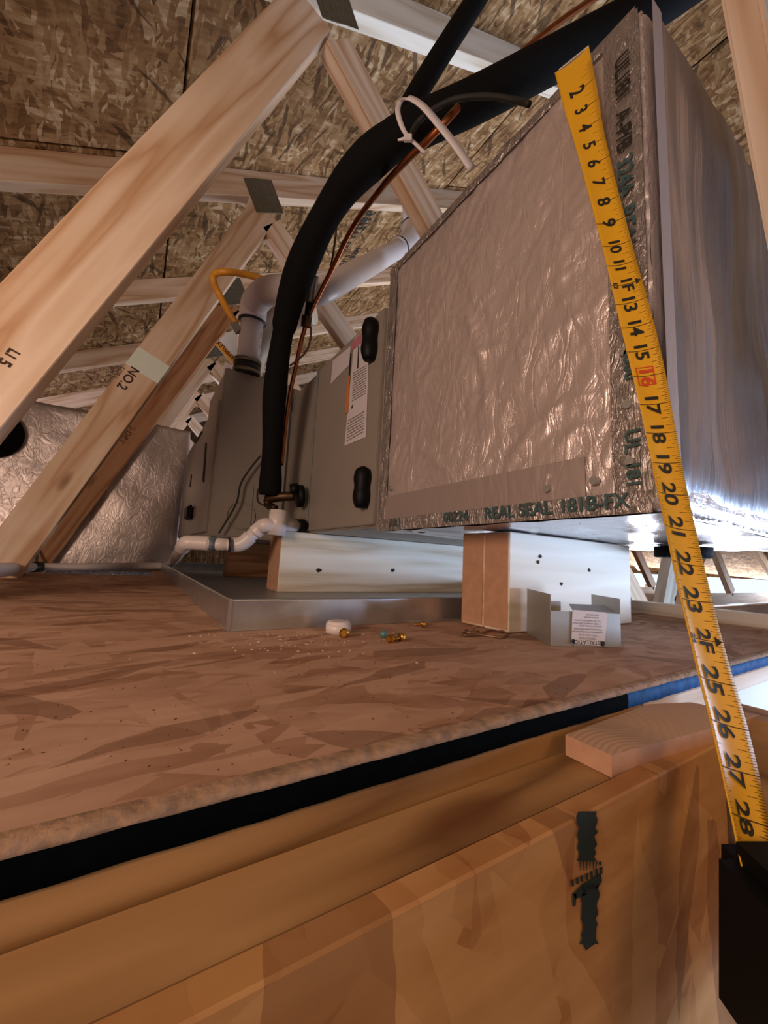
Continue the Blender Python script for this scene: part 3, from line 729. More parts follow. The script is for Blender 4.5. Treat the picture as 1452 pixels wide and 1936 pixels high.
fine_print(lab, ((656, 795), (690, 775), (689, 818), (653, 838)), 8, 18.24, m_ink_g, .3)

fur = thing('furnace', (24, 78, 6.5), 'taller beige grey furnace cabinet left of the black hose, carrying the white vent pipe', 'furnace')
box('body', (8.2, 57.2, 6.6), (38, 100.5, 26.8), m_cab, fur, .12)
box('top_box', (8.3, 57.4, 26.7), (37, 72, 30.5), m_cab, fur, .12)
box('front_panel', (8.05, 56.7, 6.6), (17.9, 57.3, 30.5), m_cab, fur, .2)
box('side_door', (7.8, 57.8, 7.2), (8.3, 98, 26.0), m_cab, fur, .1)
box('panel_seam', (13.3, 56.6, 6.8), (13.42, 56.75, 14), m_galv_d, fur, 0.01)
quad('slot', at(388, 836, X=7.75), at(391, 838, X=7.75), at(386, 912, X=7.75), at(382, 911, X=7.75), m_cab_d, fur)
quad('slot', at(361, 897, X=7.75), at(363, 897, X=7.75), at(360, 921, X=7.75), at(358, 921, X=7.75), m_cab_d, fur)
quad('slot', at(381, 815, X=7.75), at(384, 816, X=7.75), at(371, 838, X=7.75), at(368, 836, X=7.75), m_cab_d, fur)
kp = at(360, 971, X=7.6); lt = box('latch', (6.8, kp.y - 2.6, kp.z - 1.1), (7.8, kp.y + 2.6, kp.z + 1.3), m_blackp, fur, .4)
quad('knockout', *[at(x, y, Y=56.62) for x, y in ((430, 965), (455, 950), (462, 985), (436, 1000))], m_cab, fur) if False else None
pth = [at(456, 975, Y=56.6) + V(math.cos(a) * 1.9, 0, math.sin(a) * 1.9) for a in [k * math.pi / 12 for k in range(25)]]
tube('knockout_ring', pth, .06, m_cab, fur, curve=False, sides=6)

# ================================================================ RETURN PLENUM
ret = thing('return_plenum', (-26, 115, -3), 'foil faced return box at the far left behind the slanting webs', 'duct plenum')
def rdisp(p, ax, side): return noise.noise(p * .15) * .35 + noise.noise(p * .7) * .06
rounded_box('foil_box', (-60, 102, -1.2), (8.6, 135, 33.0), .4, .9, m_foil_ret, ret, rdisp)
crumple_parent = plen
o = board('bottom_flange', (-30, 101.6, -1.3), (7.5, 101.6, -1.3), 1.6, .5, (0, 0, 1), m_foil_edge, ret)
dc = at(-26, 812, Y=99.5)
tube('duct_outlet', [dc, dc + V(0, 3.2, 0)], 5.0, m_black, ret, curve=False, sides=28)['label'] = 'black round duct outlet at the left edge'

# ================================================================ RISER BLOCKS AND DRAIN PAN
def riser(x0, x1, y0, label, mats, g, zb=.05, zt=7.0):
    t = thing('riser_block', ((x0 + x1) / 2, y0 + 2.3, .05), label, 'wood block', g)
    for k in range(2):
        board('board', (x0 + k * .04, y0 + 1.15 + k * 2.36, (zb + zt) / 2), (x1 - k * .1, y0 + 1.15 + k * 2.36, (zb + zt) / 2), zt - zb, 2.28, (0, 0, 1), mats[k], t, bevel=.08)
    return t
g = None
r1 = riser(22.0, 38.45, 18.37, 'short doubled lumber riser under the foil plenum, daylight on its broad face', (m_pine_white, m_pine), g)
r2 = riser(15.0, 46.5, 47.0, 'long doubled lumber riser standing in the drain pan under the coil cabinet', (m_pine_white, m_pine), g, .14, 7.5)
r3 = riser(15.0, 44, 77.0, 'doubled lumber riser far back in the drain pan below the trap pipe', (m_pine_red, m_ledge), g, .14, 6.55)
def endcap(t, x, y0, y1, z0, z1, parent):
    return box('end_grain', (x - .05, y0, z0), (x + .02, y1, z1), m_end, parent, .01)
for t, x, y0 in ((r1, 22.0, 18.37), (r2, 15.0, 47.0)):
    for k, b in enumerate([c for c in t.children]):
        endcap(t, x + k * .04 - .01, y0 + k * 2.36 + .1, y0 + k * 2.36 + 2.2, .25, 6.9 if t is r1 else 7.4, b)
def screw_hole(px, py, Y, parent, r=.16):
    p = at(px, py, Y=Y - .05)
    vs = [p + V(math.cos(a) * r * random.uniform(.7, 1.4), 0, math.sin(a) * r * random.uniform(.7, 1.3)) for a in [k * math.pi / 5 for k in range(10)]]
    vs += [v + V(0, .1, 0) for v in vs]
    mesh_obj('screw_hole', vs, [tuple(range(10))] + [(i, (i + 1) % 10, 10 + (i + 1) % 10, 10 + i) for i in range(10)], m_cab_d, parent)
b1 = r1.children[0]; b2 = r2.children[0]
for q in ((1022, 1052), (1115, 1078), (1018, 1062), (1062, 1104)): screw_hole(q[0], q[1], 18.37, b1, .13)
for q in ((603, 1078), (743, 1078)): screw_hole(q[0], q[1], 47.0, b2, .3)

pan = thing('drain_pan', (25, 62, 0), 'shallow galvanised drain pan under the furnace and coil cabinet', 'pan')
def panmesh():
    x0, x1, y0, y1, h = 5.0, 47.5, 24.3, 101, 1.85
    box('base', (x0, y0, .02), (x1, y1, .12), m_galv_d, pan, 0)
    def wall(a, b, inn, n=30):
        a, b, inn = Vector(a), Vector(b), Vector(inn); vs, fs = [], []
        for i in range(n + 1):
            p = a.lerp(b, i / n); w = noise.noise(p * .35) * .1
            for q in (p + V(0, 0, .02), p + V(0, 0, h * .5) + inn * w, p + V(0, 0, h - .1) - inn * .02 + inn * w, p + V(0, 0, h + w * .3), p + V(0, 0, h - .05) + inn * .18, p + V(0, 0, .1) + inn * .16): vs.append(q)
        for i in range(n):
            for j in range(5):
                q = i * 6 + j; fs.append((q, q + 6, q + 7, q + 1))
        return mesh_obj('wall', vs, fs, m_galv, pan, True)
    wall((x0, y0, 0), (x1, y0, 0), (0, 1, 0)); wall((x0, y1, 0), (x0, y0, 0), (1, 0, 0)); wall((x1, y0, 0), (x1, y1, 0), (-1, 0, 0)); wall((x1, y1, 0), (x0, y1, 0), (0, -1, 0))
    box('corner_fold', (x0 - .06, y0 - .06, .05), (x0 + .18, y0 + .18, h + .03), m_galv, pan, .05)
panmesh()

# ================================================================ PIPES
vent = thing('vent_pipe', (10.6, 59, 30), 'white plastic vent pipe rising from the furnace and turning right', 'pipe')
vb = V(10.8, 59.0, 30.0)
D0 = 57.5
def dp(px, py, d): return at(px, py, D=d)
c0 = dp(467, 695, D0); c1 = dp(478, 600, D0)
dirv = (c1 - c0).normalized()
tube('pipe', [c0 - dirv * .6, c1], 1.6, m_pvc, vent, curve=False, sides=28)['label'] = 'short upright length'
tube('rubber_coupling', [c0 - dirv * 1.2, c0 + dirv * .9], 1.9, m_rubber, vent, curve=False, sides=28)
for t_ in (-.9, .55):
    q = c0 + dirv * t_; tube('hose_clamp', [q, q + dirv * .5], 1.97, m_steel, vent, curve=False, sides=28)
el = [c1 - dirv * .6, c1 + dirv * 1.6, dp(486, 568, 56), dp(502, 553, 55), dp(525, 548, 53.5), dp(548, 549, 52)]
tube('elbow', el, 1.92, m_pvc, vent, sides=28)
tube('primer_ring', [c1 - dirv * .75, c1 - dirv * .5], 1.97, m_primer, vent, curve=False, sides=28)
tube('pipe', [dp(540, 549, 51.3), dp(575, 556, 50), dp(612, 548, 50), dp(655, 525, 54), dp(756, 469, 72)], 1.62, m_pvc, vent, sides=28)
tube('elbow', [dp(752, 471, 71), dp(768, 461, 74), dp(778, 447, 76), dp(779, 428, 77)], 1.95, m_pvc, vent, sides=28)
tube('pipe', [dp(779, 432, 77), dp(772, 340, 77)], 1.62, m_pvc, vent, curve=False, sides=28)
pa, pb_ = dp(752, 471, 71), dp(754, 470, 71.3)
dd = (dp(758, 468, 72.3) - dp(740, 478, 69)).normalized(); tube('primer_ring', [pa, pa + dd * .5], 2.0, m_primer, vent, curve=False, sides=28)
qq = dp(779, 428, 77); tube('primer_ring', [qq, qq + V(0, 0, .3)], 2.0, m_primer, vent, curve=False, sides=28)
print_on('pipe_print', 'PVC 1120', dp(478, 650, 55) + V(-.2, -1.64, 0) + V(.9, .15, 0), (.06, 0, -1), (1, .2, 0), .6, m_ink_g, vent, off=0)
vent2 = tube('intake_pipe', [dp(470, 700, 66), dp(482, 655, 64), dp(505, 622, 62), dp(540, 596, 61), dp(590, 583, 60)], 2.3, m_pvc_in, None, sides=24)
tag(vent2, 'cream intake pipe curving up behind the white vent pipe elbow', 'pipe')

# drain trap
trap = thing('drain_trap', (14.9, 46, 7.3), 'white plastic condensate trap below the black hose, ending in a long floor run', 'pipe')
tee = at(524, 985, Y=45.75)
tube('tee', [at(527, 965, Y=45.75), at(522, 1012, Y=45.75)], 1.05, m_pvc, trap, curve=False, sides=22)
tube('tee_branch', [at(524, 993, Y=45.75), at(560, 994, Y=47.2)], .72, m_pvc, trap, curve=False, sides=20)
tube('black_cap', [at(560, 994, Y=47.2), at(574, 994, Y=47.6)], .82, m_blackp, trap, curve=False, sides=20)
tube('elbow', [at(520, 996, Y=45.75), at(502, 993, Y=45.75), at(492, 998, Y=46.3), at(482, 1007, Y=46.6)], .86, m_pvc, trap, sides=20)
tube('pipe', [at(484, 1005, Y=46.6), at(462, 1024, Y=47.2)], .74, m_pvc, trap, curve=False, sides=20)
tube('elbow', [at(474, 1014, Y=46.9), at(460, 1026, Y=47.2), at(448, 1030, Y=47.5), at(434, 1030, Y=48)], .86, m_pvc, trap, sides=20)
tube('pipe', [at(436, 1030, Y=48), at(394, 1028, Y=49)], .74, m_pvc, trap, curve=False, sides=20)
tube('primer_smear', [at(410, 1029, Y=48.6), at(396, 1028, Y=49)], .77, m_primer2, trap, curve=False, sides=20)
tube('elbow', [at(397, 1028, Y=49), at(365, 1026, Y=50), at(351, 1027, Y=50.5), at(345, 1036, Y=52)], .84, m_pvc, trap, sides=20)
tube('pipe', [at(346, 1034, Y=51.5), at(334, 1052, Y=62), at(322, 1068, Y=92)], .7, m_pvc, trap, sides=16)
for a, b in (((434, 1030), (432, 1030)), ((475, 1013), (473, 1015)), ((492, 998), (490, 1000))):
    tube('primer_ring', [at(*a, Y=47.2), at(*b, Y=47.2)], .88, m_primer, trap, curve=False, sides=20)
# long run along the foot of the return box
run = thing('floor_drain_pipe', (-10, 97.5, .2), 'grey white drain pipe lying along the foot of the return box', 'pipe')
tube('pipe', [at(325, 1069, Y=95), at(200, 1071, Y=95), at(72, 1072, Y=95)], .72, m_pvc, run, sides=16)
tube('coupling', [at(76, 1072, Y=95), at(56, 1072, Y=93)], 1.0, m_rubber, run, curve=False, sides=16)
tube('near_pipe', [at(60, 1072, Y=93), at(0, 1078, Y=58), at(-60, 1086, Y=44)], .8, m_pvc, run, sides=16)['label'] = 'brightly lit white left end'
tube('strap', [at(66, 1035, Y=97.5), at(70, 1050, Y=97), at(68, 1072, Y=94)], .25, m_steel, run, sides=8)

# black insulated refrigerant lines
hose_pts = [(510, 936, 50), (512, 900, 50), (515, 830, 49.5), (520, 740, 48.5), (533, 640, 46.5), (556, 545, 43.5), (594, 450, 40), (648, 358, 36.5), (712, 290, 34), (785, 243, 32.5), (895, 192, 32), (1000, 138, 32), (1100, 85, 32), (1220, 22, 31), (1340, -60, 30)]
hose = tube('suction_hose', [dp(*p) for p in hose_pts], lambda t, i: 1.3 + .12 * math.sin(i * .33) * (t < .6) + .22 * (t > .3), m_black, None, n=8, sides=22)
tag(hose, 'thick black foam insulated line sweeping from the coil cabinet up over the plenum', 'hose')
hose2 = tube('branch_hose', [dp(735, 282, 36), dp(752, 245, 36), dp(775, 200, 36), dp(812, 138, 36.5), (dp(850, 78, 37)), dp(900, 0, 38), dp(950, -80, 39)], .95, m_black, None, sides=18)
tag(hose2, 'thinner black foam insulated line branching upward to the top edge', 'hose')
cop = tube('liquid_line', [dp(532, 880, 51), dp(540, 800, 51), dp(548, 745, 50.5), dp(560, 690, 49.5), dp(573, 632, 48), dp(590, 585, 47), dp(622, 520, 45), dp(668, 428, 41), dp(722, 355, 36), dp(768, 304, 32), dp(802, 272, 30), dp(840, 232, 28.8), dp(866, 203, 28.8)], .27, m_copper, None, sides=10)
tag(cop, 'bare copper line running beside the thick black hose', 'copper pipe')
cop2 = tube('upper_copper_line', [dp(880, 190, 36), dp(905, 170, 36.5), dp(985, 100, 37), dp(1060, 40, 37), dp(1150, -20, 37)], .27, m_copper, None, sides=10)
tag(cop2, 'bare copper line along the upper edge of the black hose, near the top', 'copper pipe')
cop3 = tube('capillary_tube', [dp(636, 430, 43), dp(630, 480, 44), dp(622, 520, 45.4)], .12, m_brass, None, sides=8)
tag(cop3, 'thin dark tube joining the copper line right of the black hose', 'copper pipe')
valve = thing('expansion_valve', dp(582, 610, 47), 'dark brass valve body on the copper line beside the hose', 'valve')
tube('strainer', [dp(591, 522, 46), dp(588, 545, 46.3), dp(584, 572, 46.6)], lambda t, i: .75 - .25 * t, m_steel, valve, sides=14)
tube('neck', [dp(584, 572, 46.6), dp(581, 600, 47)], .38, m_blackp, valve, curve=False, sides=12)
tube('body', [dp(580, 598, 47), dp(578, 618, 47.2)], .62, m_brass, valve, curve=False, sides=8, smooth=False)
tube('bulb_line', [dp(588, 618, 47), dp(586, 645, 47.3), dp(576, 668, 47.6), dp(548, 692, 47.2)], .12, m_ink_brown, valve, sides=8)
stub = thing('line_stub', dp(545, 938, 50), 'dark brass line stub with a round flange entering the coil cabinet', 'pipe fitting')
tube('stub', [dp(505, 944, 50.5), dp(530, 939, 50), dp(556, 938, 50.2)], .62, m_brass, stub, sides=14)
tube('flange', [dp(562, 938, 50.3), dp(572, 938, 50.6)], 1.45, m_blackp, stub, curve=False, sides=20)
tube('grommet', [dp(549, 926, 50), dp(564, 924, 50.3)], .75, m_blackp, stub, curve=False, sides=12)
tube('elbow', [dp(505, 944, 50.5), dp(508, 955, 50.3), dp(520, 962, 49.5)], .5, m_brass, stub, sides=12)
wire = tube('thermostat_wire', [at(x, y, Y=55.6) for x, y in ((492, 862), (470, 890), (455, 915), (449, 945), (440, 965), (428, 985), (414, 1008))], .13, m_ink, None, sides=8)
tag(wire, 'thin black wire hanging in front of the furnace panel', 'wire')
loopw = tube('control_wire', [dp(492, 918, 50), dp(487, 930, 50), (dp(488, 948, 50)), dp(500, 956, 50), dp(516, 962, 48.5)], .11, m_ink, None, sides=8)
tag(loopw, 'short black wire loop at the lower end of the thick hose', 'wire')
cab = tube('black_cable', [dp(772, 262, 29), dp(790, 232, 29), dp(815, 210, 28.5), dp(860, 188, 28), (dp(920, 182, 27)), dp(975, 190, 26), dp(1000, 197, 25)], .2, m_ink, None, sides=8)
tag(cab, 'thin black cable arching from the zip tie to the plenum top', 'cable')
# zip tie
zt = thing('zip_tie', dp(772, 258, 29), 'long white nylon zip tie looped around the black hoses', 'zip tie')
zp = spline([dp(892, 318, 28.5), dp(862, 275, 28.2), dp(826, 230, 28), (dp(797, 198, 28)), dp(772, 184, 28.3), dp(757, 192, 29), dp(752, 212, 28.5), dp(760, 240, 28.6), dp(772, 260, 28.8), dp(785, 272, 28.8), dp(803, 290, 29)], 8)
ribbon('strap', zp, [(R_ * .75 + U_ * .65).normalized() if i < 34 else (R_).normalized() for i in range(len(zp))], [.62 - .24 * min(1, i / 45) for i in range(len(zp))], m_zip, zt, .06)
hb = dp(771, 261, 28.6); board('head', hb - R_ * .3, hb + R_ * .3, .45, .35, U_, m_zip, zt, bevel=.06)
tube('tail', [dp(771, 261, 28.6), dp(752, 265, 28.6)], lambda t, i: .16 - .1 * t, m_zip, zt, curve=False, sides=6)

# yellow gas connector with tag
gas = thing('gas_connector', dp(452, 620, 56), 'yellow coated gas connector hose looping above the vent pipe', 'gas hose')
tube('hose', [dp(447, 612, 56.5), dp(432, 590, 56), dp(414, 556, 56), dp(403, 530, 55), dp(408, 517, 55), dp(430, 514, 55), dp(465, 519, 57), dp(505, 530, 58), dp(552, 546, 58)], .46, m_gas, gas, sides=14)
tube('nut', [dp(442, 612, 56.4), dp(452, 628, 56.6)], .62, m_galv_d, gas, curve=False, sides=6, smooth=False)
tagp = [dp(x, y, 60) for x, y in ((447, 620), (450, 688), (440, 690), (405, 650), (424, 634))]
tg = mesh_obj('tag', tagp, [(0, 1, 2, 3, 4)], plain('pale_tag_card', '#cfd6e2', .5), gas); tg['label'] = 'white card tag with yellow border'
ey, ex = (dp(443, 690, 57.3) - dp(405, 650, 57.3)).normalized(), None
tb = [dp(x, y, 59.8) for x, y in ((405, 650), (413, 645), (450, 682), (444, 692))]
mesh_obj('tag_border', tb, [(0, 1, 2, 3)], m_door, tg)
tc_ = [dp(x, y, 57.2) for x, y in ((414, 650), (418, 647), (444, 675), (440, 680))]
print_on('tag_print', 'CAMPFLEX', dp(429, 664, 59.6), tuple(-ey), tuple((R_ * -.6 + U_ * -.7)), .9, m_ink_brown, tg, off=-.05)
quad('lower_tag', dp(425, 684, 58.5), dp(438, 690, 58.5), dp(436, 704, 58.5), dp(421, 712, 58.5), m_label, gas)

# ================================================================ SMALL THINGS ON THE PLATFORM
# sheet metal bracket with installation label
br = thing('metal_bracket', (23.6, 14, 0), 'open galvanised sheet metal bracket with an upside down installation label', 'bracket')
A0 = at(1040, 1221, Z=0.02); B0 = at(1173, 1223, Z=0.02); C0 = at(996, 1197, Z=0.02)
fx = (B0 - A0).normalized(); fy = (C0 - A0); Lf = fy.length; fy.normalize()
hL = at(1040, 1124, X=A0.x).z; hF = at(1045, 1156, X=A0.x).z
up = V(0, 0, 1)
def plt_(name, a, b, h, nrm, top=None):
    return quad(name, a, b, b + up * h, a + up * h, m_galv_d, br, .05)
quad('left_flange', A0, C0, C0 + up * (hL + .05), A0 + up * hL, m_galv_d, br, .05)
Lw = (B0 - A0).length
quad('front_plate', A0, A0 + fx * Lw * .33, A0 + fx * Lw * .33 + up * hF, A0 + up * hF, m_galv_d, br, .05)
quad('front_plate', A0 + fx * Lw * .3, B0, B0 + up * (hF * .97), A0 + fx * Lw * .3 + up * hF, m_galv_d, br, .05)
quad('right_flange', B0, B0 + fy * Lf * .85, B0 + fy * Lf * .85 + up * hL * .96, B0 + up * hL * .96, m_galv_d, br, .05)
quad('folded_lip', A0 + fx * Lw * .33 + up * (hF * .99), A0 + fx * Lw * .95 + up * (hF * .99), A0 + fx * Lw * .92 + fy * 1.1 + up * (hF * 1.15), A0 + fx * Lw * .38 + fy * 1.1 + up * (hF * 1.15), m_galv_d, br, .04)
quad('tab', A0 + fx * .15 + fy * .9, A0 + fx * 1.1 + fy * .9, A0 + fx * 1.1 + fy * .9 + up * hL * .84, A0 + fx * .15 + fy * .9 + up * hL * .84, m_galv_d, br, .04)
fn = fx.cross(up); 
def fp(px, py):  # point on the bracket front, slightly proud
    r = ray(px, py); n = fx.cross(up); t = (A0 + n * .12 - V(0, 0, H)).dot(n) / r.dot(n); return r * t + V(0, 0, H)
ins = mesh_obj('label', [fp(*q) for q in ((1085, 1153), (1145, 1158), (1149, 1163), (1143, 1222), (1080, 1217), (1082, 1157))], [(0, 1, 2, 3, 4, 5)], m_label, br); ins['label'] = 'white installation label, upside down'
lx = (fp(1145, 1190) - fp(1082, 1187)).normalized()
def lp(px, py): return fp(px, py) + fn * .02
print_on('print', 'INSTALLATION', lp(1111, 1214), tuple(-lx), (0, 0, -1), .34, m_ink, ins, off=-.0)
for q in (((1081, 1208), (1087, 1209), (1086, 1217), (1080, 1216)), ((1135, 1212), (1142, 1213), (1142, 1222), (1135, 1221))):
    mesh_obj('print', [lp(*p) for p in q], [(0, 1, 2, 3)], m_ink, ins)
for s, px, py in (('PRECAUTIONS', 1110, 1207), ('* This unit is to be', 1112, 1201), ('installed by trained personnel', 1110, 1195), ('* Connect power lines only', 1112, 1190), ('per local wiring codes', 1116, 1184), ('1. High voltage is hazardous', 1110, 1179), ('Turn off equipment power', 1112, 1174), ('before service', 1118, 1168), ('(see manual)', 1120, 1163)):
    print_on('print', s, lp(px, py), tuple(-lx), (0, 0, -1), .17, m_ink_g, ins, off=-.0)

# wire clip loops beside riser
clip = thing('tie_wire_clip', at(912, 1202, Z=0), 'bent rusty wire clip lying at the foot of the short riser block', 'wire clip')
tube('loop', [at(x, y, Z=.12) for x, y in ((905, 1200), (925, 1191.5), (948, 1193), (957, 1198), (950, 1205), (930, 1203), (905, 1200), (880, 1201), (874, 1198), (882, 1195), (905, 1193))], .07, m_wire, clip, sides=8)
tube('loop', [at(x, y, Z=.2) for x, y in ((902, 1197), (885, 1196), (878, 1193), (884, 1190))], .07, m_wire, clip, sides=8)

cap = thing('pipe_cap', at(638, 1195, Z=0), 'small white plastic pipe cap lying against the drain pan', 'cap')
cp = at(638, 1195, Z=0); cp.z = 0
tube('rim', [cp + V(0, -.1, 0), cp + V(0, -.1, .55)], lambda t, i: .78, m_pvc, cap, curve=False, sides=24)
tube('face', [cp + V(0, -.1, .5), cp + V(0, -.1, .68), cp + V(0, -.1, .7)], lambda t, i: (.74, .68, .5)[i], m_pvc, cap, curve=False, sides=24)

def hexscrew(px, py, yaw, label, tilt=0.0, s=1.0):
    p = at(px, py, Z=.18); t = thing('hex_screw', (p.x, p.y, 0), label, 'screw', 'gold hex head screws by the drain pan')
    d = V(math.cos(yaw), math.sin(yaw), -.12).normalized(); c = V(p.x, p.y, .24 * s)
    tube('head', [c, c + d * .2 * s], .17 * s, m_gold, t, curve=False, sides=6, smooth=False)
    tube('washer', [c + d * .2 * s, c + d * .25 * s], .25 * s, m_gold, t, curve=False, sides=16)
    tube('shank', [c + d * .25 * s + d * .02 * k for k in range(30)], lambda tt, i: (.1 if i % 2 else .075) * s * (1 - .8 * max(0, tt - .8) * 5 * .9), m_gold, t, curve=False, sides=8)
hexscrew(650, 1201, math.radians(60), 'gold hex screw standing head first beside the white cap', s=1.15)
hexscrew(734, 1210, math.radians(20), 'gold hex screw left of the pair lying head to tail')
hexscrew(763, 1206, math.radians(185), 'gold hex screw right of the pair lying head to tail')
hexscrew(804, 1181, math.radians(140), 'lone gold hex screw farther right, close to the pan')
tz = thing('green_screw', (at(725, 1200, Z=0).x, at(725, 1200, Z=0).y, 0), 'tiny green zinc screw just behind the pair of gold screws', 'screw')
q = at(725, 1200, Z=.2); tube('head', [q, q + V(.15, .2, 0)], .24, m_teal, tz, curve=False, sides=8); tube('shank', [q + V(.15, .2, 0), q + V(.35, .7, -.12)], .09, m_teal, tz, curve=False, sides=8)

def crumbs(name, n, region, size, mat, label, dens=None):
    vs, fs = [], []
    for i in range(n):
        px, py = region(); p = at(px, py, Z=0); s = random.uniform(*size); a = random.uniform(0, 3.14)
        ax = V(math.cos(a), math.sin(a), 0) * s; ay = V(-math.sin(a), math.cos(a), 0) * s * random.uniform(.25, .7); h = s * .35
        k = len(vs); vs += [p + ax, p + ay, p - ax, p - ay, p + V(0, 0, h) + ax * .3]
        for e in range(4): fs.append((k + e, k + (e + 1) % 4, k + 4))
    o = mesh_obj(name, vs, fs, mat, None); tag(o, label, 'debris', kind='stuff')
crumbs('sawdust', 150, lambda: (random.gauss(560, 110), 1196 + abs(random.gauss(0, 22))), (.03, .11), m_dust, 'pale sawdust scattered on the platform along the drain pan')
def inside_floor():
    while True:
        p = (random.uniform(0, 1250), random.uniform(1180, 1460)); q = at(*p, Z=0)
        if 9 < q.y < 23 and q.x < 20: return p
crumbs('dark_grit', 170, inside_floor, (.015, .06), m_dust_d, 'dark grit and splinters strewn over the platform boards')

# ================================================================ TAPE MEASURE
tm = thing('tape_measure', dp(1500, 1800, 8.6), 'yellow tape measure hooked on the plenum top and pulled down in front of it', 'tape measure')
tp = [(1080, 112, 21.6, 60, 0), (1098, 190, 21.2, 56, 5), (1114, 260, 20.8, 48, 15), (1136, 345, 20.2, 45, 22), (1158, 430, 19.4, 45, 25), (1176, 500, 18.8, 46, 25), (1200, 595, 18.0, 50, 20), (1223, 690, 17.2, 50, 24), (1246, 800, 16.2, 46, 36), (1266, 900, 15.2, 44, 43), (1284, 985, 14.4, 44, 47), (1307, 1090, 13.5, 46, 49), (1330, 1185, 12.8, 47, 51), (1353, 1275, 12.1, 50, 52), (1375, 1355, 11.4, 53, 51), (1398, 1450, 10.7, 54, 53), (1418, 1550, 10.1, 52, 56), (1438, 1645, 9.5, 52, 58), (1455, 1720, 9.1, 52, 60)]
raw = []
for k, (x, y, d, w, a) in enumerate(tp):
    while True:
        p = dp(x, y, d)
        if p.z < 6.6 or p.x + w * d / F * .5 < PX - .75: break
        d -= .05
    raw.append(p); tp[k] = (x, y, d, w, a)
path = spline(raw, 10)
wid = spline([V(w * d / F, a, 0) for x, y, d, w, a in tp], 10)
Wd = []
for i, p in enumerate(path):
    d = (path[min(i + 1, len(path) - 1)] - path[max(i - 1, 0)]).normalized()
    vw = (p - V(0, 0, H)).normalized(); r = d.cross(vw).normalized(); r = r if r.dot(R_) > 0 else -r
    a = math.radians(wid[i].y); back = r.cross(d).normalized(); back = back if back.dot(vw) > 0 else -back
    Wd.append((r * math.cos(a) + back * math.sin(a)).normalized())
Wt = [wid[i].x / max(.4, math.cos(math.radians(wid[i].y))) for i in range(len(path))]
arc = [0.0]
for i in range(1, len(path)): arc.append(arc[-1] + (path[i] - path[i - 1]).length)
def blade_pt(s, w, off=0.0):
    """s = arc length, w in -0.5..0.5 across; the blade is cupped"""
    i = 0
    while i < len(arc) - 2 and arc[i + 1] < s: i += 1
    t = (s - arc[i]) / max(1e-6, arc[i + 1] - arc[i]); t = min(max(t, 0), 1.2)
    p = path[i].lerp(path[i + 1], t); wd2 = Wd[i].lerp(Wd[i + 1], min(t, 1)).normalized(); ww = Wt[i] * (1 - min(t, 1)) + Wt[i + 1] * min(t, 1)
    d = (path[i + 1] - path[i]).normalized(); n = d.cross(wd2).normalized(); vw = (p - V(0, 0, H))
    if n.dot(vw) > 0: n = -n
    return p + wd2 * ww * w - n * (.12 * (1 - 4 * w * w)) + n * off
def blade():
    vs, fs = [], []; n = 180; m = 8; L = arc[-1]
    for side in (0.0, -.03):
        for i in range(n + 1):
            for j in range(m + 1): vs.append(blade_pt(L * i / n, j / m - .5, side))
    o = (n + 1) * (m + 1)
    for i in range(n):
        for j in range(m):
            a = i * (m + 1) + j; fs += [(a, a + m + 1, a + m + 2, a + 1), (o + a, o + a + 1, o + a + m + 2, o + a + m + 1)]
        for j in (0, m):
            a = i * (m + 1) + j; fs.append((a, a + m + 1, o + a + m + 1, o + a))
    return mesh_obj('blade', vs, fs, m_tape, tm, True)
bl = blade()
# inch positions: arc length at which each printed inch line falls in the photograph
tick_y = {2: 168, 3: 203, 4: 236, 5: 270, 6: 304, 7: 340, 8: 377, 9: 417, 10: 460, 11: 497, 12: 534, 13: 569, 14: 614, 15: 660, 16: 708, 17: 762, 18: 817, 19: 874, 20: 933, 21: 998, 22: 1065, 23: 1135, 24: 1209, 25: 1287, 26: 1370, 27: 1458, 28: 1550, 29: 1648}
def proj_y(p):
    v = p - V(0, 0, H); return CY - F * v.dot(U_) / v.dot(W_)
ys = [proj_y(p) for p in path]
def arc_at_y(y):
    for i in range(len(ys) - 1):
        if ys[i] <= y <= ys[i + 1]: return arc[i] + (arc[i + 1] - arc[i]) * (y - ys[i]) / (ys[i + 1] - ys[i])
    return arc[-1] if y > ys[-1] else 0
tk = {n: arc_at_y(y) for n, y in tick_y.items()}; tk[1] = tk[2] - (tk[3] - tk[2]); tk[30] = tk[29] + (tk[29] - tk[28])
def ticks():
    vs, fs = [], []
    def bar(s, w0, w1, t):
        k = len(vs); m = 5
        for j in range(m + 1):
            w = w0 + (w1 - w0) * j / m
            vs.append(blade_pt(s - t, w, .02)); vs.append(blade_pt(s + t, w, .02))
        for j in range(m): fs.append((k + 2 * j, k + 2 * j + 1, k + 2 * j + 3, k + 2 * j + 2))
    for n in range(1, 30):
        a, b = tk[n], tk[n + 1]
        if a >= arc[-1] - .2: break
        if n > 1: bar(a, -.5 if n > 8 else .1, .5, .012)
        for q in range(1, 16):
            s = a + (b - a) * q / 16
            if s > arc[-1] - .1: break
            ln = .12 if q % 2 else (.17 if q % 4 else (.24 if q % 8 else .34))
            bar(s, .5 - ln, .5, .006)
            if n > 18: bar(s, -.5, -.5 + ln * .6, .006)
    o = mesh_obj('tick_marks', vs, fs, m_ink_brown, bl); o['kind'] = 'stuff'
ticks()
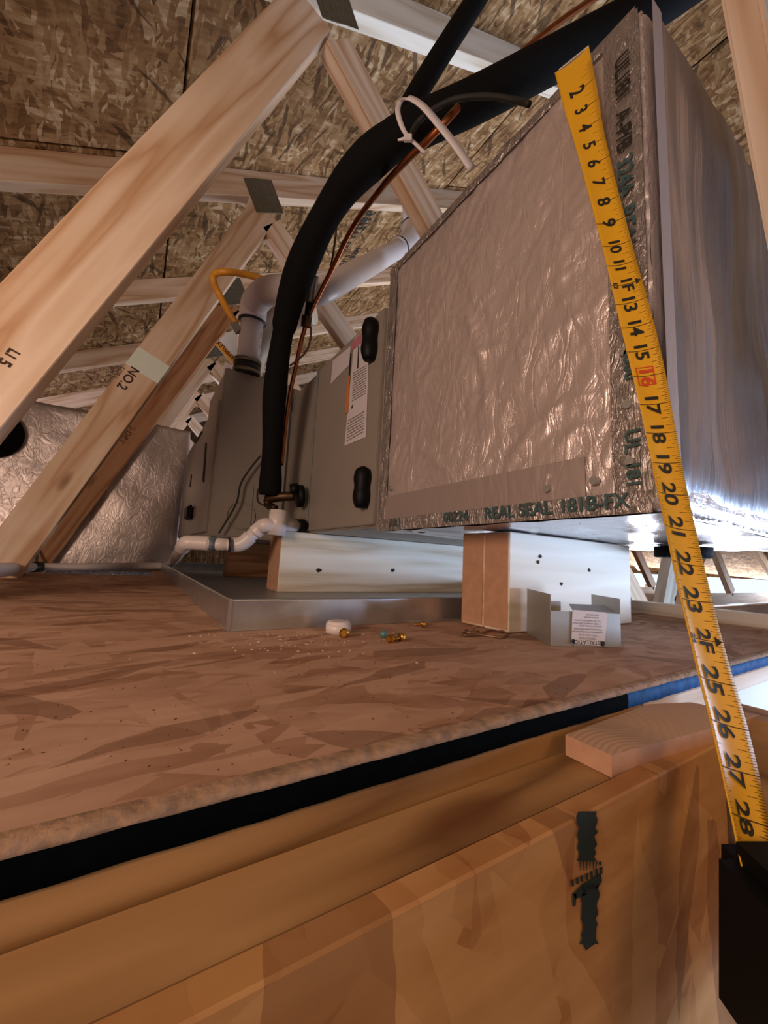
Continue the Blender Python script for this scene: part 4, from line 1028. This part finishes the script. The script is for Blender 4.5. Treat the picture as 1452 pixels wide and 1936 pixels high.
def numeral(txt, sc_, w0, size, mat, off=.025):
    vs, fs = glyphs(txt, size, .022 * size)
    if not vs: return
    out = [blade_pt(sc_ + v.x, w0 + v.y / 1.55, off) for v in vs]
    return mesh_obj('numeral', out, fs, mat, bl)
for n in range(2, 30):
    mid = tk[n] - (tk[n] - tk[n - 1]) * .02 if n >= 17 else tk[n] + (tk[n + 1] - tk[n]) * .02
    if n in (12, 24): continue
    txt = str(n); mt = m_red if n == 16 else m_ink
    step = tk[n + 1] - tk[n]; size = min(.95, step * .74)
    if n < 10: mid = tk[n] + 0.0
    if n == 29: txt, mid = '2', tk[n] - step * .25
    numeral(txt, mid, -.06, size, mt)
def rect(s0, s1, w0, w1, mat, off=.022):
    vs, fs = [], []; m = 5
    for j in range(m + 1):
        w = w0 + (w1 - w0) * j / m; vs += [blade_pt(s0, w, off), blade_pt(s1, w, off)]
    for j in range(m): fs.append((2 * j, 2 * j + 1, 2 * j + 3, 2 * j + 2))
    return mesh_obj('foot_mark', vs, fs, mat, bl)
for n, s in ((12, '1F'), (24, '2F')):
    c = tk[n]; numeral(s, c, .02, .8, m_ink); numeral(str(n), c, -.36, .36, m_ink)
    vs = [blade_pt(c - .16, .3, .03), blade_pt(c + .16, .3, .03), blade_pt(c, .46, .03)]; mesh_obj('foot_mark', vs, [(0, 1, 2)], m_ink, bl)
c = tk[16]
for a, b, w0, w1 in ((-.42, -.38, -.35, .2), (.38, .42, -.35, .2), (-.42, .42, -.35, -.31), (-.42, .42, .17, .21)): rect(c + a, c + b, w0, w1, m_red)
# hook and fine print at the top end
p = blade_pt(.1, 0); hk = board('hook', p - Wd[0] * .75 + V(.25, 0, .1), p + Wd[0] * .75 + V(.25, 0, .1), .7, .1, (1, 0, 0), m_galv_d, tm, bevel=.02)
# case
cc = dp(1536, 1800, 8.9)
cs = board('case', cc - U_ * 2.3, cc + U_ * 1.95, 3.1, 2.2, R_, m_blackp, tm, bevel=.42, seg=4)
board('red_panel', cc - U_ * .1 - W_ * 1.14 - R_ * 1.2, cc + U_ * 1.5 - W_ * 1.14 - R_ * 1.2, .5, .14, R_, m_redp, tm, bevel=.1, seg=2)['label'] = 'red side panel' if False else 'red side panel'
